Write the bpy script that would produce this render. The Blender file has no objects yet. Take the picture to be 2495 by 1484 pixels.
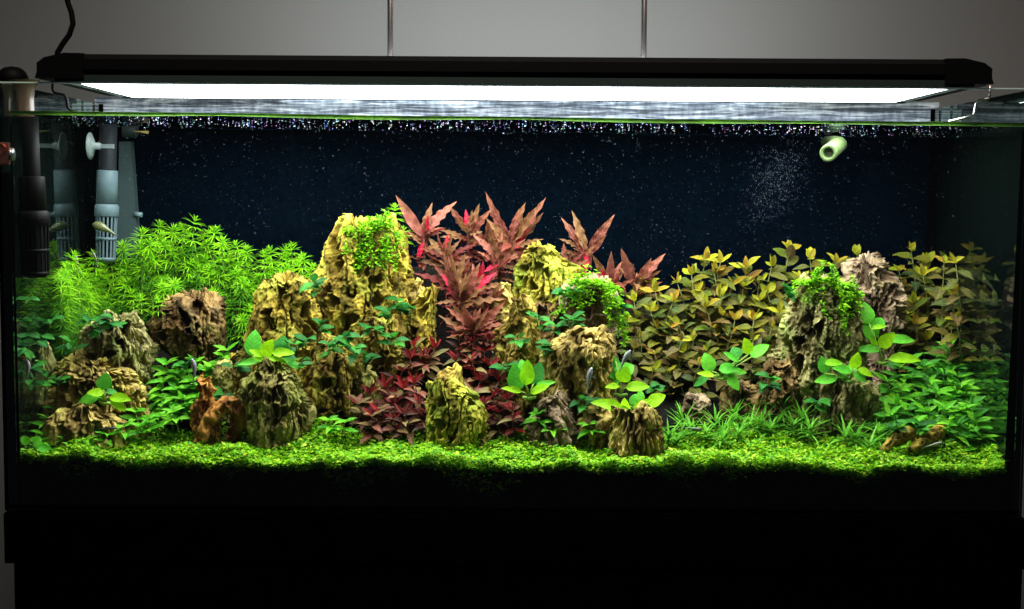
import bpy, math, random
import numpy as np
from mathutils import Matrix, Vector
random.seed(7); rng = np.random.default_rng(7)
C = bpy.context.scene.collection
S = bpy.context.scene

# ------------------------------------------------------------------ camera
F = 3400.0; D = 1.645; PITCH = math.radians(4.5); ROLL = math.radians(0.36); CXW = -0.003
fw = Vector((0, math.cos(PITCH), -math.sin(PITCH))); r0 = Vector((1, 0, 0)); u0 = r0.cross(fw)
rt = r0*math.cos(ROLL) + u0*math.sin(ROLL); up = u0*math.cos(ROLL) - r0*math.sin(ROLL)
def ray(X, Y):
    return fw + rt*((X-1247.5)/F) + up*((742-Y)/F)
_d = ray(1247.5, 1254); CZ = -_d.z/_d.y*D
CAM = Vector((CXW, -D, CZ))
def W(X, Y, y):
    """world point seen at picture point X, Y on the plane at depth y"""
    d = ray(X, Y); return CAM + d*((y+D)/d.y)
cam = bpy.data.cameras.new('camera'); co = bpy.data.objects.new('camera', cam); C.objects.link(co)
cam.sensor_width = 36; cam.lens = 36*F/2495; cam.clip_end = 50; cam.clip_start = 0.05
M = Matrix((rt, up, -fw)).transposed().to_4x4(); M.translation = CAM; co.matrix_world = M
S.camera = co

# ------------------------------------------------------------------ world, lamps, exposure
w = bpy.data.worlds.new("World"); S.world = w; w.use_nodes = True
w.node_tree.nodes['Background'].inputs[0].default_value = (0.75, 0.8, 1.0, 1)
w.node_tree.nodes['Background'].inputs[1].default_value = 0.03
S.view_settings.view_transform = 'Standard'; S.view_settings.look = 'None'
S.view_settings.exposure = 0; S.view_settings.gamma = 1
LED_STRENGTH = 25.0
def area(name, loc, target, sx, sy, energy, col, spread=180):
    l = bpy.data.lights.new(name, 'AREA'); l.shape = 'RECTANGLE'; l.size = sx; l.size_y = sy
    l.energy = energy; l.color = col; l.spread = math.radians(spread)
    o = bpy.data.objects.new(name, l); C.objects.link(o); o.location = loc
    o.rotation_euler = (Vector(target)-Vector(loc)).to_track_quat('-Z', 'Y').to_euler(); return o
area('wall_glow_fill', (0.02, 0.33, 0.545), (0.02, 0.62, 0.78), 0.7, 0.05, 2.2, (0.9, 0.98, 1.0))  # unseen light added behind the fixture, for glow off the water on the wall
area('front_fill', (0.0, -0.75, 1.75), (0.0, 0.15, 0.2), 0.9, 0.5, 7.5, (1.0, 0.93, 0.82), 75)  # unseen light added in front and above to fill the front faces
area('warm_room_lamp', (1.7, 0.1, 1.6), (0.8, 0.62, 0.6), 0.3, 0.3, 2.6, (1.0, 0.55, 0.4))
cy = S.cycles
cy.max_bounces = 7; cy.diffuse_bounces = 4; cy.glossy_bounces = 4; cy.transmission_bounces = 4
cy.transparent_max_bounces = 24; cy.use_denoising = True; cy.sample_clamp_indirect = 4
try: cy.denoiser = 'OPENIMAGEDENOISE'
except Exception: pass

# ------------------------------------------------------------------ helpers
def link(o, parent=None):
    C.objects.link(o)
    if parent is not None: o.parent = parent
    return o
def mesh(name, v, f, mat=None, parent=None, smooth=True, loc=None):
    m = bpy.data.meshes.new(name)
    m.from_pydata([tuple(map(float, p)) for p in v], [], [tuple(map(int, q)) for q in f]); m.update()
    if smooth: m.polygons.foreach_set('use_smooth', [True]*len(m.polygons))
    if mat: m.materials.append(mat)
    o = bpy.data.objects.new(name, m); link(o, parent)
    if loc is not None: o.location = loc
    return o
def empty(name, loc, label, cat, group=None):
    o = bpy.data.objects.new(name, None); o.location = loc; o.empty_display_size = .01; link(o)
    return tag(o, label, cat, group)
def tag(o, label, cat, group=None, kind=None):
    if label: o['label'] = label
    if cat: o['category'] = cat
    if group: o['group'] = group
    if kind: o['kind'] = kind
    return o
class MB:
    def __init__(s): s.v = []; s.f = []
    def add(s, v, f):
        n = len(s.v); s.v += [tuple(p) for p in v]; s.f += [tuple(i+n for i in q) for q in f]; return s
    def box(s, x0, x1, y0, y1, z0, z1, bev=0):
        if bev <= 0:
            v = [(x, y, z) for x in (x0, x1) for y in (y0, y1) for z in (z0, z1)]
            return s.add(v, [(0,1,3,2),(4,6,7,5),(0,4,5,1),(2,3,7,6),(0,2,6,4),(1,5,7,3)])
        # chamfered prism along x
        b = bev; sec = [(y0+b,z0),(y1-b,z0),(y1,z0+b),(y1,z1-b),(y1-b,z1),(y0+b,z1),(y0,z1-b),(y0,z0+b)]
        v = [(x, a, c) for x in (x0, x1) for a, c in sec]; n = 8
        f = [(i, (i+1) % n, (i+1) % n+n, i+n) for i in range(n)] + [tuple(range(n))[::-1], tuple(range(n, 2*n))]
        return s.add(v, f)
    def tube(s, pts, r, n=8, cap=True, closed=False):
        P = [Vector(p) for p in pts]; m = len(P)
        R = r if isinstance(r, (list, tuple)) else [r]*m
        v = []; a = None
        for i in range(m):
            t = (P[min(i+1, m-1)] - P[max(i-1, 0)]); 
            if t.length < 1e-9: t = Vector((0, 0, 1))
            t.normalize()
            if a is None: a = t.orthogonal().normalized()
            a = (a - t*a.dot(t)).normalized(); b = t.cross(a)
            for k in range(n):
                q = 2*math.pi*k/n; v.append(P[i] + (a*math.cos(q)+b*math.sin(q))*R[i])
        f = [(i*n+k, i*n+(k+1) % n, (i+1)*n+(k+1) % n, (i+1)*n+k) for i in range(m-1) for k in range(n)]
        if cap: f += [tuple(range(n))[::-1], tuple(range((m-1)*n, m*n))]
        return s.add(v, f)
    def lathe(s, prof, c, n=24, axis=(0, 0, 1)):
        ax = Vector(axis).normalized(); a = ax.orthogonal().normalized(); b = ax.cross(a); c = Vector(c); v = []
        for h, r in prof:
            for k in range(n):
                q = 2*math.pi*k/n; v.append(c + ax*h + (a*math.cos(q)+b*math.sin(q))*r)
        m = len(prof)
        f = [(i*n+k, i*n+(k+1) % n, (i+1)*n+(k+1) % n, (i+1)*n+k) for i in range(m-1) for k in range(n)]
        return s.add(v, f)
    def build(s, name, mat, parent=None, smooth=False):
        o = mesh(name, s.v, s.f, mat, None, smooth)
        if parent is not None:
            o.parent = parent; o.location = -Vector(parent.location) if parent.type == 'EMPTY' else (0, 0, 0)
        return o

# value noise ------------------------------------------------------
def _h(ix, iy, iz, s):
    a = ix.astype(np.int64)*73856093 ^ iy.astype(np.int64)*19349663 ^ iz.astype(np.int64)*83492791 ^ int(s)*2654435761
    a = (a ^ (a >> 13))*1274126177 & 0x7fffffff; a = (a ^ (a >> 11))*668265263 & 0x7fffffff
    return ((a ^ (a >> 15)) & 0xffffff)/float(0xffffff)
def vnoise(p, s=0):
    i = np.floor(p); f = p-i; f = f*f*(3-2*f); i = i.astype(np.int64); r = 0
    for dx in (0, 1):
        for dy in (0, 1):
            for dz in (0, 1):
                wt = np.abs(1-dx-f[:, 0])*np.abs(1-dy-f[:, 1])*np.abs(1-dz-f[:, 2])
                r = r + wt*_h(i[:, 0]+dx, i[:, 1]+dy, i[:, 2]+dz, s)
    return r*2-1
def fbm(p, o=4, s=0):
    r = 0; a = .5
    for k in range(o): r = r + a*vnoise(p*2**k, s+k); a *= .5
    return r
def voronoi(p, s=0):
    i = np.floor(p).astype(np.int64); F1 = np.full(len(p), 9.); F2 = F1.copy(); ID = np.zeros(len(p)); RZ = np.zeros(len(p))
    for dx in (-1, 0, 1):
        for dy in (-1, 0, 1):
            for dz in (-1, 0, 1):
                c = i+np.array([dx, dy, dz]); h = [_h(c[:, 0], c[:, 1], c[:, 2], s+q) for q in (1, 2, 3, 4)]
                d = np.sqrt(sum((c[:, q]+.08+.84*h[q]-p[:, q])**2 for q in range(3)))
                n = d < F1; F2 = np.where(n, F1, np.minimum(F2, d)); ID = np.where(n, h[3], ID); RZ = np.where(n, p[:, 2]-c[:, 2]-.08-.84*h[2], RZ); F1 = np.where(n, d, F1)
    return F1, F2, ID, RZ
def sst(a, b, x):
    t = np.clip((x-a)/(b-a), 0, 1); return t*t*(3-2*t)

# ------------------------------------------------------------------ materials
def nodes(name):
    m = bpy.data.materials.new(name); m.use_nodes = True; nt = m.node_tree; nt.nodes.clear()
    out = nt.nodes.new('ShaderNodeOutputMaterial'); return m, nt, out
def N(nt, t, **k):
    n = nt.nodes.new(t)
    for a, b in k.items():
        if a.startswith('i_'):
            key = a[2:]; key = int(key) if key.isdigit() else key.replace('_', ' '); n.inputs[key].default_value = b
        else: setattr(n, a, b)
    return n
def ramp(nt, cols, interp='LINEAR', pos=None):
    n = nt.nodes.new('ShaderNodeValToRGB'); cr = n.color_ramp; cr.interpolation = interp
    k = len(cols)
    for i, c in enumerate(cols):
        p = pos[i] if pos else (i/max(1, k-1) if interp == 'LINEAR' else i/k)
        e = cr.elements[i] if i < 2 else cr.elements.new(p)
        e.position = p; e.color = (*c, 1)
    return n
def pmat(name, col, rough=.5, spec=.4, metal=0, noise=0, nscale=30, bump=0):
    m, nt, out = nodes(name); L = nt.links.new
    p = N(nt, 'ShaderNodeBsdfPrincipled', i_Roughness=rough, i_Metallic=metal); p.inputs['Specular IOR Level'].default_value = spec
    p.inputs['Base Color'].default_value = (*col, 1)
    if noise or bump:
        tc = N(nt, 'ShaderNodeTexCoord'); nz = N(nt, 'ShaderNodeTexNoise', i_Scale=nscale, i_Detail=5.0); L(tc.outputs['Object'], nz.inputs['Vector'])
        if noise:
            rm = ramp(nt, [tuple(c*(1-noise) for c in col), tuple(c*(1+noise) for c in col)], pos=[.3, .7]); L(nz.outputs['Fac'], rm.inputs[0]); L(rm.outputs[0], p.inputs['Base Color'])
        if bump:
            b = N(nt, 'ShaderNodeBump', i_Strength=bump, i_Distance=.002); L(nz.outputs['Fac'], b.inputs['Height']); L(b.outputs[0], p.inputs['Normal'])
    L(p.outputs[0], out.inputs[0]); return m
def glassmat(name, tint, ior=1.33, gl=(1, 1, 1), rough=.0, k=1.0):
    m, nt, out = nodes(name); L = nt.links.new
    t = N(nt, 'ShaderNodeBsdfTransparent'); t.inputs[0].default_value = (*tint, 1)
    g = N(nt, 'ShaderNodeBsdfGlossy', i_Roughness=rough); g.inputs[0].default_value = (*gl, 1)
    fr = N(nt, 'ShaderNodeFresnel', i_IOR=ior); mx = N(nt, 'ShaderNodeMixShader')
    L(fr.outputs[0], mx.inputs[0]); L(t.outputs[0], mx.inputs[1]); L(g.outputs[0], mx.inputs[2]); L(mx.outputs[0], out.inputs[0]); return m
def leafmat(name, cols, trans=.4, island=False, rough=.5, spec=.09, sec=0, vein=None, veinw=.0006, tipc=None, tiplen=.05, satn=.25):
    """random colour per leaf object (or per leaf island), a paler midrib and blotchy growth"""
    m, nt, out = nodes(name); L = nt.links.new
    if island: rnd = N(nt, 'ShaderNodeNewGeometry').outputs['Random Per Island']
    else: rnd = N(nt, 'ShaderNodeObjectInfo').outputs['Random']
    rm = ramp(nt, cols, 'LINEAR'); L(rnd, rm.inputs[0]); col = rm.outputs[0]
    tc = N(nt, 'ShaderNodeTexCoord')
    nz = N(nt, 'ShaderNodeTexNoise', i_Scale=140.0, i_Detail=4.0); L(tc.outputs['Object'], nz.inputs['Vector'])
    mr = N(nt, 'ShaderNodeMapRange'); mr.inputs['From Min'].default_value = .3; mr.inputs['From Max'].default_value = .7
    mr.inputs['To Min'].default_value = 1-satn; mr.inputs['To Max'].default_value = 1+satn
    L(nz.outputs['Fac'], mr.inputs['Value'])
    hv = N(nt, 'ShaderNodeHueSaturation'); L(col, hv.inputs['Color']); L(mr.outputs[0], hv.inputs['Value']); col = hv.outputs[0]
    sx = N(nt, 'ShaderNodeSeparateXYZ'); L(tc.outputs['Object'], sx.inputs[0])
    if tipc:
        a = N(nt, 'ShaderNodeMapRange'); a.inputs['From Max'].default_value = tiplen; L(sx.outputs['X'], a.inputs['Value'])
        mx = N(nt, 'ShaderNodeMixRGB'); mx.inputs[2].default_value = (*tipc, 1); pw = N(nt, 'ShaderNodeMath', operation='POWER'); pw.inputs[1].default_value = 3
        L(a.outputs[0], pw.inputs[0]); L(pw.outputs[0], mx.inputs[0]); L(col, mx.inputs[1]); col = mx.outputs[0]
    if vein:
        ab = N(nt, 'ShaderNodeMath', operation='ABSOLUTE'); L(sx.outputs['Y'], ab.inputs[0])
        a = N(nt, 'ShaderNodeMapRange'); a.inputs['From Max'].default_value = veinw; a.inputs['To Min'].default_value = .55; a.inputs['To Max'].default_value = 0
        L(ab.outputs[0], a.inputs['Value'])
        mx = N(nt, 'ShaderNodeMixRGB'); mx.inputs[2].default_value = (*vein, 1); L(a.outputs[0], mx.inputs[0]); L(col, mx.inputs[1]); col = mx.outputs[0]
    if sec:
        ab2 = N(nt, 'ShaderNodeMath', operation='ABSOLUTE'); L(sx.outputs['Y'], ab2.inputs[0])
        ma = N(nt, 'ShaderNodeMath', operation='MULTIPLY_ADD'); ma.inputs[1].default_value = -1.1; L(ab2.outputs[0], ma.inputs[0]); L(sx.outputs['X'], ma.inputs[2])
        ms = N(nt, 'ShaderNodeMath', operation='MULTIPLY'); ms.inputs[1].default_value = 6.283/sec; L(ma.outputs[0], ms.inputs[0])
        si = N(nt, 'ShaderNodeMath', operation='SINE'); L(ms.outputs[0], si.inputs[0])
        m2 = N(nt, 'ShaderNodeMapRange'); m2.inputs['From Min'].default_value = .55; m2.inputs['To Min'].default_value = 0; m2.inputs['To Max'].default_value = .4; L(si.outputs[0], m2.inputs['Value'])
        mx = N(nt, 'ShaderNodeMixRGB'); mx.inputs[2].default_value = (*(vein or (.3, .4, .05)), 1); L(m2.outputs[0], mx.inputs[0]); L(col, mx.inputs[1]); col = mx.outputs[0]
        n5 = N(nt, 'ShaderNodeTexNoise', i_Scale=520.0, i_Detail=2.0); L(tc.outputs['Object'], n5.inputs['Vector'])
        r5 = ramp(nt, [(1, 1, 1), (.45, .38, .22)], pos=[.66, .74]); L(n5.outputs['Fac'], r5.inputs[0])
        mu = N(nt, 'ShaderNodeMixRGB', blend_type='MULTIPLY', i_0=1.0); L(col, mu.inputs[1]); L(r5.outputs[0], mu.inputs[2]); col = mu.outputs[0]
    p = N(nt, 'ShaderNodeBsdfPrincipled', i_Roughness=rough); p.inputs['Specular IOR Level'].default_value = spec
    t = N(nt, 'ShaderNodeBsdfTranslucent'); mx = N(nt, 'ShaderNodeMixShader', i_0=trans)
    L(col, p.inputs['Base Color']); L(col, t.inputs[0]); L(p.outputs[0], mx.inputs[1]); L(t.outputs[0], mx.inputs[2]); L(mx.outputs[0], out.inputs[0]); return m
def rockmat(name, c1, c2, c3, alga=None, alga_amt=.3):
    c1, c2, c3 = [(c[0]*.93, c[1]*.92, c[2]*.8) for c in (c1, c2, c3)]
    m, nt, out = nodes(name); L = nt.links.new
    tc = N(nt, 'ShaderNodeTexCoord')
    mp = N(nt, 'ShaderNodeMapping'); mp.inputs['Scale'].default_value = (1, 1, .5); L(tc.outputs['Object'], mp.inputs[0])
    n1 = N(nt, 'ShaderNodeTexNoise', i_Scale=45.0, i_Detail=6.0, i_Roughness=.65, i_Distortion=.6); L(mp.outputs[0], n1.inputs['Vector'])
    n2 = N(nt, 'ShaderNodeTexNoise', i_Scale=420.0, i_Detail=5.0, i_Roughness=.7); L(mp.outputs[0], n2.inputs['Vector'])
    rm = ramp(nt, [tuple(c*.35 for c in c1), c1, c2, c3], pos=[.33, .42, .53, .68]); L(n1.outputs['Fac'], rm.inputs[0]); col = rm.outputs[0]
    if alga:
        n3 = N(nt, 'ShaderNodeTexNoise', i_Scale=30.0, i_Detail=5.0); L(tc.outputs['Object'], n3.inputs['Vector'])
        r3 = ramp(nt, [(0, 0, 0), (1, 1, 1)], pos=[.62-alga_amt*.4, .75-alga_amt*.3]); L(n3.outputs['Fac'], r3.inputs[0])
        mx = N(nt, 'ShaderNodeMixRGB'); mx.inputs[2].default_value = (*alga, 1); L(r3.outputs[0], mx.inputs[0]); L(col, mx.inputs[1]); col = mx.outputs[0]
    n4 = N(nt, 'ShaderNodeTexNoise', i_Scale=17.0, i_Detail=4.0, i_Distortion=1.0); L(mp.outputs[0], n4.inputs['Vector'])
    r4 = ramp(nt, [(.34, .3, .27), (1, 1, 1), (1.15, 1.12, 1.0)], pos=[.36, .52, .7]); L(n4.outputs['Fac'], r4.inputs[0])
    m4 = N(nt, 'ShaderNodeMixRGB', blend_type='MULTIPLY', i_0=1.0); L(col, m4.inputs[1]); L(r4.outputs[0], m4.inputs[2]); col = m4.outputs[0]
    r2 = ramp(nt, [(.55, .55, .55), (1.25, 1.25, 1.25)], pos=[.3, .7]); L(n2.outputs['Fac'], r2.inputs[0])
    mu = N(nt, 'ShaderNodeMixRGB', blend_type='MULTIPLY', i_0=1.0); L(col, mu.inputs[1]); L(r2.outputs[0], mu.inputs[2])
    p = N(nt, 'ShaderNodeBsdfPrincipled', i_Roughness=.8); p.inputs['Specular IOR Level'].default_value = .08
    b = N(nt, 'ShaderNodeBump', i_Strength=.5, i_Distance=.0012); L(n2.outputs['Fac'], b.inputs['Height']); L(b.outputs[0], p.inputs['Normal'])
    L(mu.outputs[0], p.inputs['Base Color']); L(p.outputs[0], out.inputs[0]); return m

black = pmat('black_plastic', (.002, .0018, .0018), .55, .05)
blackmatte = pmat('black_lacquer', (.0007, .0007, .0007), .9, .0, noise=.3)
silicone = pmat('black_silicone', (.0006, .0006, .0006), .9, .0)
chrome = pmat('brushed_steel', (.55, .5, .48), .25, .5, 1)
greypl = pmat('grey_plastic', (.065, .10, .11), .5, .15, noise=.12, nscale=60)
whitepl = pmat('milky_rubber', (.12, .15, .145), .5, .2)
wallm = pmat('wall_paint', (.2, .2, .195), .9, .1, noise=.035, nscale=350, bump=.1)
copper = pmat('copper', (.75, .3, .2), .3, .5, 1)
soilm = pmat('black_aquasoil', (.004, .0036, .003), .95, .03, noise=.7, nscale=300, bump=1)
backm = pmat('blue_black_film', (.0004, .0014, .003), 1.0, .0, noise=.35, nscale=120)
bezelm = pmat('smoked_diffuser', (.014, .02, .018), .5, .1)
front_gl = glassmat('front_pane', (.985, .995, .985), 1.33, rough=.0)
side_gl = glassmat('side_pane', (.97, .99, .97), 1.33, gl=(.93, 1, .96), rough=.012)
_nt = side_gl.node_tree; _o = [n for n in _nt.nodes if n.type == 'OUTPUT_MATERIAL'][0]; _src = _o.inputs[0].links[0].from_socket
_df = N(_nt, 'ShaderNodeBsdfDiffuse'); _df.inputs[0].default_value = (.08, .15, .12, 1); _mx = N(_nt, 'ShaderNodeMixShader', i_0=.005)   # diffuse green haze painted in for scattered light
_nt.links.new(_src, _mx.inputs[1]); _nt.links.new(_df.outputs[0], _mx.inputs[2]); _nt.links.new(_mx.outputs[0], _o.inputs[0])
edgem = pmat('pale_green_glass_edge', (.5, .62, .52), .2, .5)
menism = pmat('green_water_line', (.12, .32, .02), .25, .6, noise=.6, nscale=25)

# water surface: clear, mirror-like from below, rippled
m, nt, out = nodes('water_surface'); L = nt.links.new
t = N(nt, 'ShaderNodeBsdfTransparent'); g = N(nt, 'ShaderNodeBsdfGlossy', i_Roughness=.03); g.inputs[0].default_value = (.28, .32, .4, 1)
fr = N(nt, 'ShaderNodeFresnel', i_IOR=1.06); mx = N(nt, 'ShaderNodeMixShader'); tc = N(nt, 'ShaderNodeTexCoord')
nz = N(nt, 'ShaderNodeTexNoise', i_Scale=60.0, i_Detail=1.0); bp = N(nt, 'ShaderNodeBump', i_Strength=.06, i_Distance=.003)
L(tc.outputs['Object'], nz.inputs['Vector']); L(nz.outputs['Fac'], bp.inputs['Height']); L(bp.outputs[0], g.inputs['Normal'])
L(fr.outputs[0], mx.inputs[0]); L(t.outputs[0], mx.inputs[1]); L(g.outputs[0], mx.inputs[2]); L(mx.outputs[0], out.inputs[0]); waterm = m
# LED panel
m, nt, out = nodes('led_light'); e = N(nt, 'ShaderNodeEmission'); e.inputs[0].default_value = (.93, .98, 1, 1); e.inputs[1].default_value = LED_STRENGTH
tc = N(nt, 'ShaderNodeTexCoord'); sx = N(nt, 'ShaderNodeSeparateXYZ'); nt.links.new(tc.outputs['Object'], sx.inputs[0])   # diffuser dims toward its ends
ab = N(nt, 'ShaderNodeMath', operation='ABSOLUTE'); nt.links.new(sx.outputs['X'], ab.inputs[0])
mr = N(nt, 'ShaderNodeMapRange', interpolation_type='SMOOTHSTEP'); mr.inputs['From Min'].default_value = .49; mr.inputs['From Max'].default_value = .575; mr.inputs['To Min'].default_value = LED_STRENGTH; mr.inputs['To Max'].default_value = .6
nt.links.new(ab.outputs[0], mr.inputs['Value']); nt.links.new(mr.outputs[0], e.inputs[1])
nt.links.new(e.outputs[0], out.inputs[0]); ledm = m
# lamp reflection painted as pale streaks on the rear pane above the water
m, nt, out = nodes('lamp_reflection'); L = nt.links.new
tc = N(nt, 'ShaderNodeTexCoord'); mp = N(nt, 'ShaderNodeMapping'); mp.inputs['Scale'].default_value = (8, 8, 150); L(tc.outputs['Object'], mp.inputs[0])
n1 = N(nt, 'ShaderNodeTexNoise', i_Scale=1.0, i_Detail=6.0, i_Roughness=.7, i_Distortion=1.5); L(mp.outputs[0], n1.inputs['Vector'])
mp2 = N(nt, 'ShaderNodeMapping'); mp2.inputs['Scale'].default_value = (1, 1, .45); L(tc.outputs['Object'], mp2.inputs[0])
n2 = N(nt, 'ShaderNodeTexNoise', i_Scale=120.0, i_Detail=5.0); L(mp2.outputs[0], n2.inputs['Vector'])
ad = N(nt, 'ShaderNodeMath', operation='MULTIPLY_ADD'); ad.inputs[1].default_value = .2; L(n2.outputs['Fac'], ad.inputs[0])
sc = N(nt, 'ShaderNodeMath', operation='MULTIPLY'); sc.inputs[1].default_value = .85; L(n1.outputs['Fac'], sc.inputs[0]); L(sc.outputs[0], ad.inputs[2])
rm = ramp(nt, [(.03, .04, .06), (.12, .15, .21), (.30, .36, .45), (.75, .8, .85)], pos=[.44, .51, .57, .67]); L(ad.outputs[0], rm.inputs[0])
p = N(nt, 'ShaderNodeBsdfPrincipled', i_Roughness=.6); L(rm.outputs[0], p.inputs['Base Color']); L(p.outputs[0], out.inputs[0]); reflm = m

# ------------------------------------------------------------------ room and cabinet
WALL_Y = 0.62
o = mesh('wall', [(-4, WALL_Y, -1.2), (4, WALL_Y, -1.2), (4, WALL_Y, 3), (-4, WALL_Y, 3)], [(0, 1, 2, 3)], wallm, smooth=False); o['kind'] = 'structure'
o = mesh('floor', [(-4, -4, -.9), (4, -4, -.9), (4, WALL_Y, -.9), (-4, WALL_Y, -.9)], [(0, 1, 2, 3)], pmat('dark_floor', (.03, .025, .02), .6), smooth=False); o['kind'] = 'structure'
XL = W(9, 700, 0).x; XR = W(2509, 700, 0).x           # outer faces of the tank
DEP = 0.37                                            # inner depth
RIM = W(1247, 210, 0).z; WZ = W(1247, 286, 0).z
cab = empty('cabinet', (0, .2, -.9), 'black wooden cabinet the planted aquarium stands on', 'cabinet')
MB().box(XL-.004, XR+.004, -.006, .40, -.062, -.001, .0015).build('top_board', blackmatte, cab)
MB().box(XL+.005, XR+.003, .0, .395, -.9, -.0625).build('carcass', blackmatte, cab)
for a, b in ((XL+.007, -.002), (.002, XR-.007)):
    MB().box(a, b, -.0035, -.0005, -.89, -.066).build('door', blackmatte, cab)

# ------------------------------------------------------------------ tank
G = .008
tank = empty('aquarium', (0, .18, 0), 'long rimless glass aquarium filled with rocks and plants', 'aquarium')
MB().box(XL, XR, 0, G, 0, RIM).build('front_glass', front_gl, tank)
MB().box(XL, XL+G, G+.0005, DEP, 0, RIM-.0005).build('side_glass', side_gl, tank)
MB().box(XR-G, XR, G+.0005, DEP, 0, RIM-.0005).build('side_glass', side_gl, tank)
MB().box(XL, XR, DEP+.0005, DEP+.006, 0, RIM-.001).build('back_glass', glassmat('back_pane', (.985, .995, .985), 1.03), tank)
ZB = WZ+.004
MB().box(XL+.002, XR-.002, DEP+.0065, DEP+.010, .0, ZB).build('back_film', backm, tank)
MB().box(XL+.002, XR-.002, DEP-.0022, DEP-.0008, WZ+.008, W(1247, 243, DEP).z).build('reflection_band', reflm, tank)  # strip that carries the painted lamp reflection
MB().box(XL, XR, .0005, G-.0005, RIM+.0002, RIM+.0016).build('glass_edge', edgem, tank)
def bead(xa_top, xa_bot, left):
    # tapering black silicone fillet behind the front pane
    y0, y1 = G+.0006, G+.006
    zt, zb = W(20, 300, 0).z, .0
    if left: xo = XL+G+.0005; xt = max(xo+.001, xa_top); xb = xa_bot
    else: xo = XR-G-.0005; xt = min(xo-.001, xa_top); xb = xa_bot
    v = [(xo, y0, zb), (xb, y0, zb), (xo, y1, zb), (xo, y0, zt), (xt, y0, zt), (xo, y1, zt)]
    f = [(0, 1, 2), (3, 5, 4), (0, 3, 4, 1), (1, 4, 5, 2), (2, 5, 3, 0)]
    mesh('silicone_seam', [Vector(p)-Vector(tank.location) for p in v], f, silicone, tank, False)
MB().box(XL+G+.0006, XL+G+.006, DEP-.006, DEP-.0004, 0, RIM-.001).build('silicone_seam', silicone, tank)
MB().box(XR-G-.006, XR-G-.0006, DEP-.006, DEP-.0004, 0, RIM-.001).build('silicone_seam', silicone, tank)
for a_, b_ in ((XL+.0005, XL+G-.0005), (XR-G+.0005, XR-.0005)): MB().box(a_, b_, DEP+.0062, DEP+.0105, 0, RIM-.002).build('edge_trim', silicone, tank)
bead(W(18, 380, G).x, W(50, 1160, G).x, True); bead(W(2492, 300, G).x, W(2445, 1150, G).x, False)
for a_, b_ in ((XL-.0022, XL-.0004), (XR+.0004, XR+.0022)): MB().box(a_, b_, DEP-.02, DEP+.0115, 0, RIM-.002).build('edge_trim', silicone, tank)
MB().box(XL-.0016, XL-.0003, -.001, .03, 0, W(5, 215, 0).z).build('edge_trim', silicone, tank)
MB().box(XL+.0, XL+.006, G+.0007, G+.004, 0, W(5, 420, 0).z).build('edge_trim', silicone, tank)
MB().box(XR-.006, XR, G+.0007, G+.004, 0, W(5, 290, 0).z).build('edge_trim', silicone, tank)

# water: surface sheet, slightly out of level, and its green line on the front pane
def wz(x): return WZ - (x/.6)*.0034
gx = np.linspace(XL+G, XR-G, 60); gy = np.linspace(G, DEP, 24); v = []; f = []
for j, y in enumerate(gy):
    for i, x in enumerate(gx): v.append((x, y, wz(x)+.0006*math.sin(31*x+20*y)*math.sin(47*y)))
for j in range(23):
    for i in range(59): a = j*60+i; f.append((a, a+1, a+61, a+60))
o = mesh('water', v, f, waterm); o['kind'] = 'structure'
v = []; f = []; n = 160
for i in range(n):
    x = XL+G+(XR-XL-2*G)*i/(n-1); z = wz(x)+.0012*(float(fbm(np.array([[x*7, 3.3, 0]]), 3, 5)[0])); h = .0024+.0016*abs(math.sin(x*9))
    v += [(x, G+.0003, z+.001), (x, G+.0035, z), (x, G+.0003, z-h)]
for i in range(n-1):
    a = i*3; f += [(a, a+3, a+4, a+1), (a+1, a+4, a+5, a+2)]
o = mesh('water_line', v, f, menism); o['kind'] = 'structure'

# ------------------------------------------------------------------ lamp fixture
yf, yb = -.012, .285
LX0 = W(88, 165, yf).x; LX1 = W(2419, 170, yf).x
zt = W(1247, 137, yf).z; zb = W(1247, 188, yf).z; zu = W(1247, 205, yf).z
lamp = empty('light_fixture', (0, .19, zb), 'black full-length lamp glowing white over the open tank', 'lamp')
b = MB().box(LX0+.055, LX1-.055, yf, yb, zb, zt, .006); b.build('housing', black, lamp)
def endcap(x0, x1, s):
    # bevelled moulded cap: corner cut toward the outside
    h = zt-zb; sec = [(0, -.0045), (0, h+.0005), (.022, h+.0008), (.045, h*.82), (.054, h*.55), (.054, h*.12), (.0545, h*.05), (.0565, -.0045)]
    xs = x1 if s > 0 else x0
    base = (LX1-.0548) if s > 0 else (LX0+.0548)
    v = []; n = len(sec)
    for y in (yf-.001, yb+.001):
        for a, c in sec: v.append((base+s*a, y, zb+c))
    f = [(i, (i+1) % n, (i+1) % n+n, i+n) for i in range(n)] + [tuple(range(n)), tuple(range(n, 2*n))[::-1]]
    MB().add(v, f).build('end_cap', black, lamp)
endcap(0, 0, -1); endcap(0, 0, 1)
MB().box(LX0+.02, LX1-.02, yf+.002, yf+.012, zu, zb-.0002).build('diffuser_rail', bezelm, lamp)
MB().box(LX0+.02, LX1-.02, yb-.012, yb-.002, zu, zb-.0002).build('diffuser_rail', bezelm, lamp)
o = mesh('led_panel', [(LX0+.036, yf+.013, zu+.001), (LX1-.036, yf+.013, zu+.001), (LX1-.036, yb-.014, zu+.001), (LX0+.036, yb-.014, zu+.001)], [(0, 3, 2, 1)], ledm, None, False)
o.parent = lamp; o.location = -lamp.location
clr = pmat('clear_end_lens', (.35, .4, .44), .3, .4)
for s, xx in ((-1, LX0+.036), (1, LX1-.036)):
    a, c = sorted((xx, xx-s*-.016)); MB().box(a, c, yf+.013, yb-.014, zu+.0015, zb-.0005).build('end_lens', clr, lamp)
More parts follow.
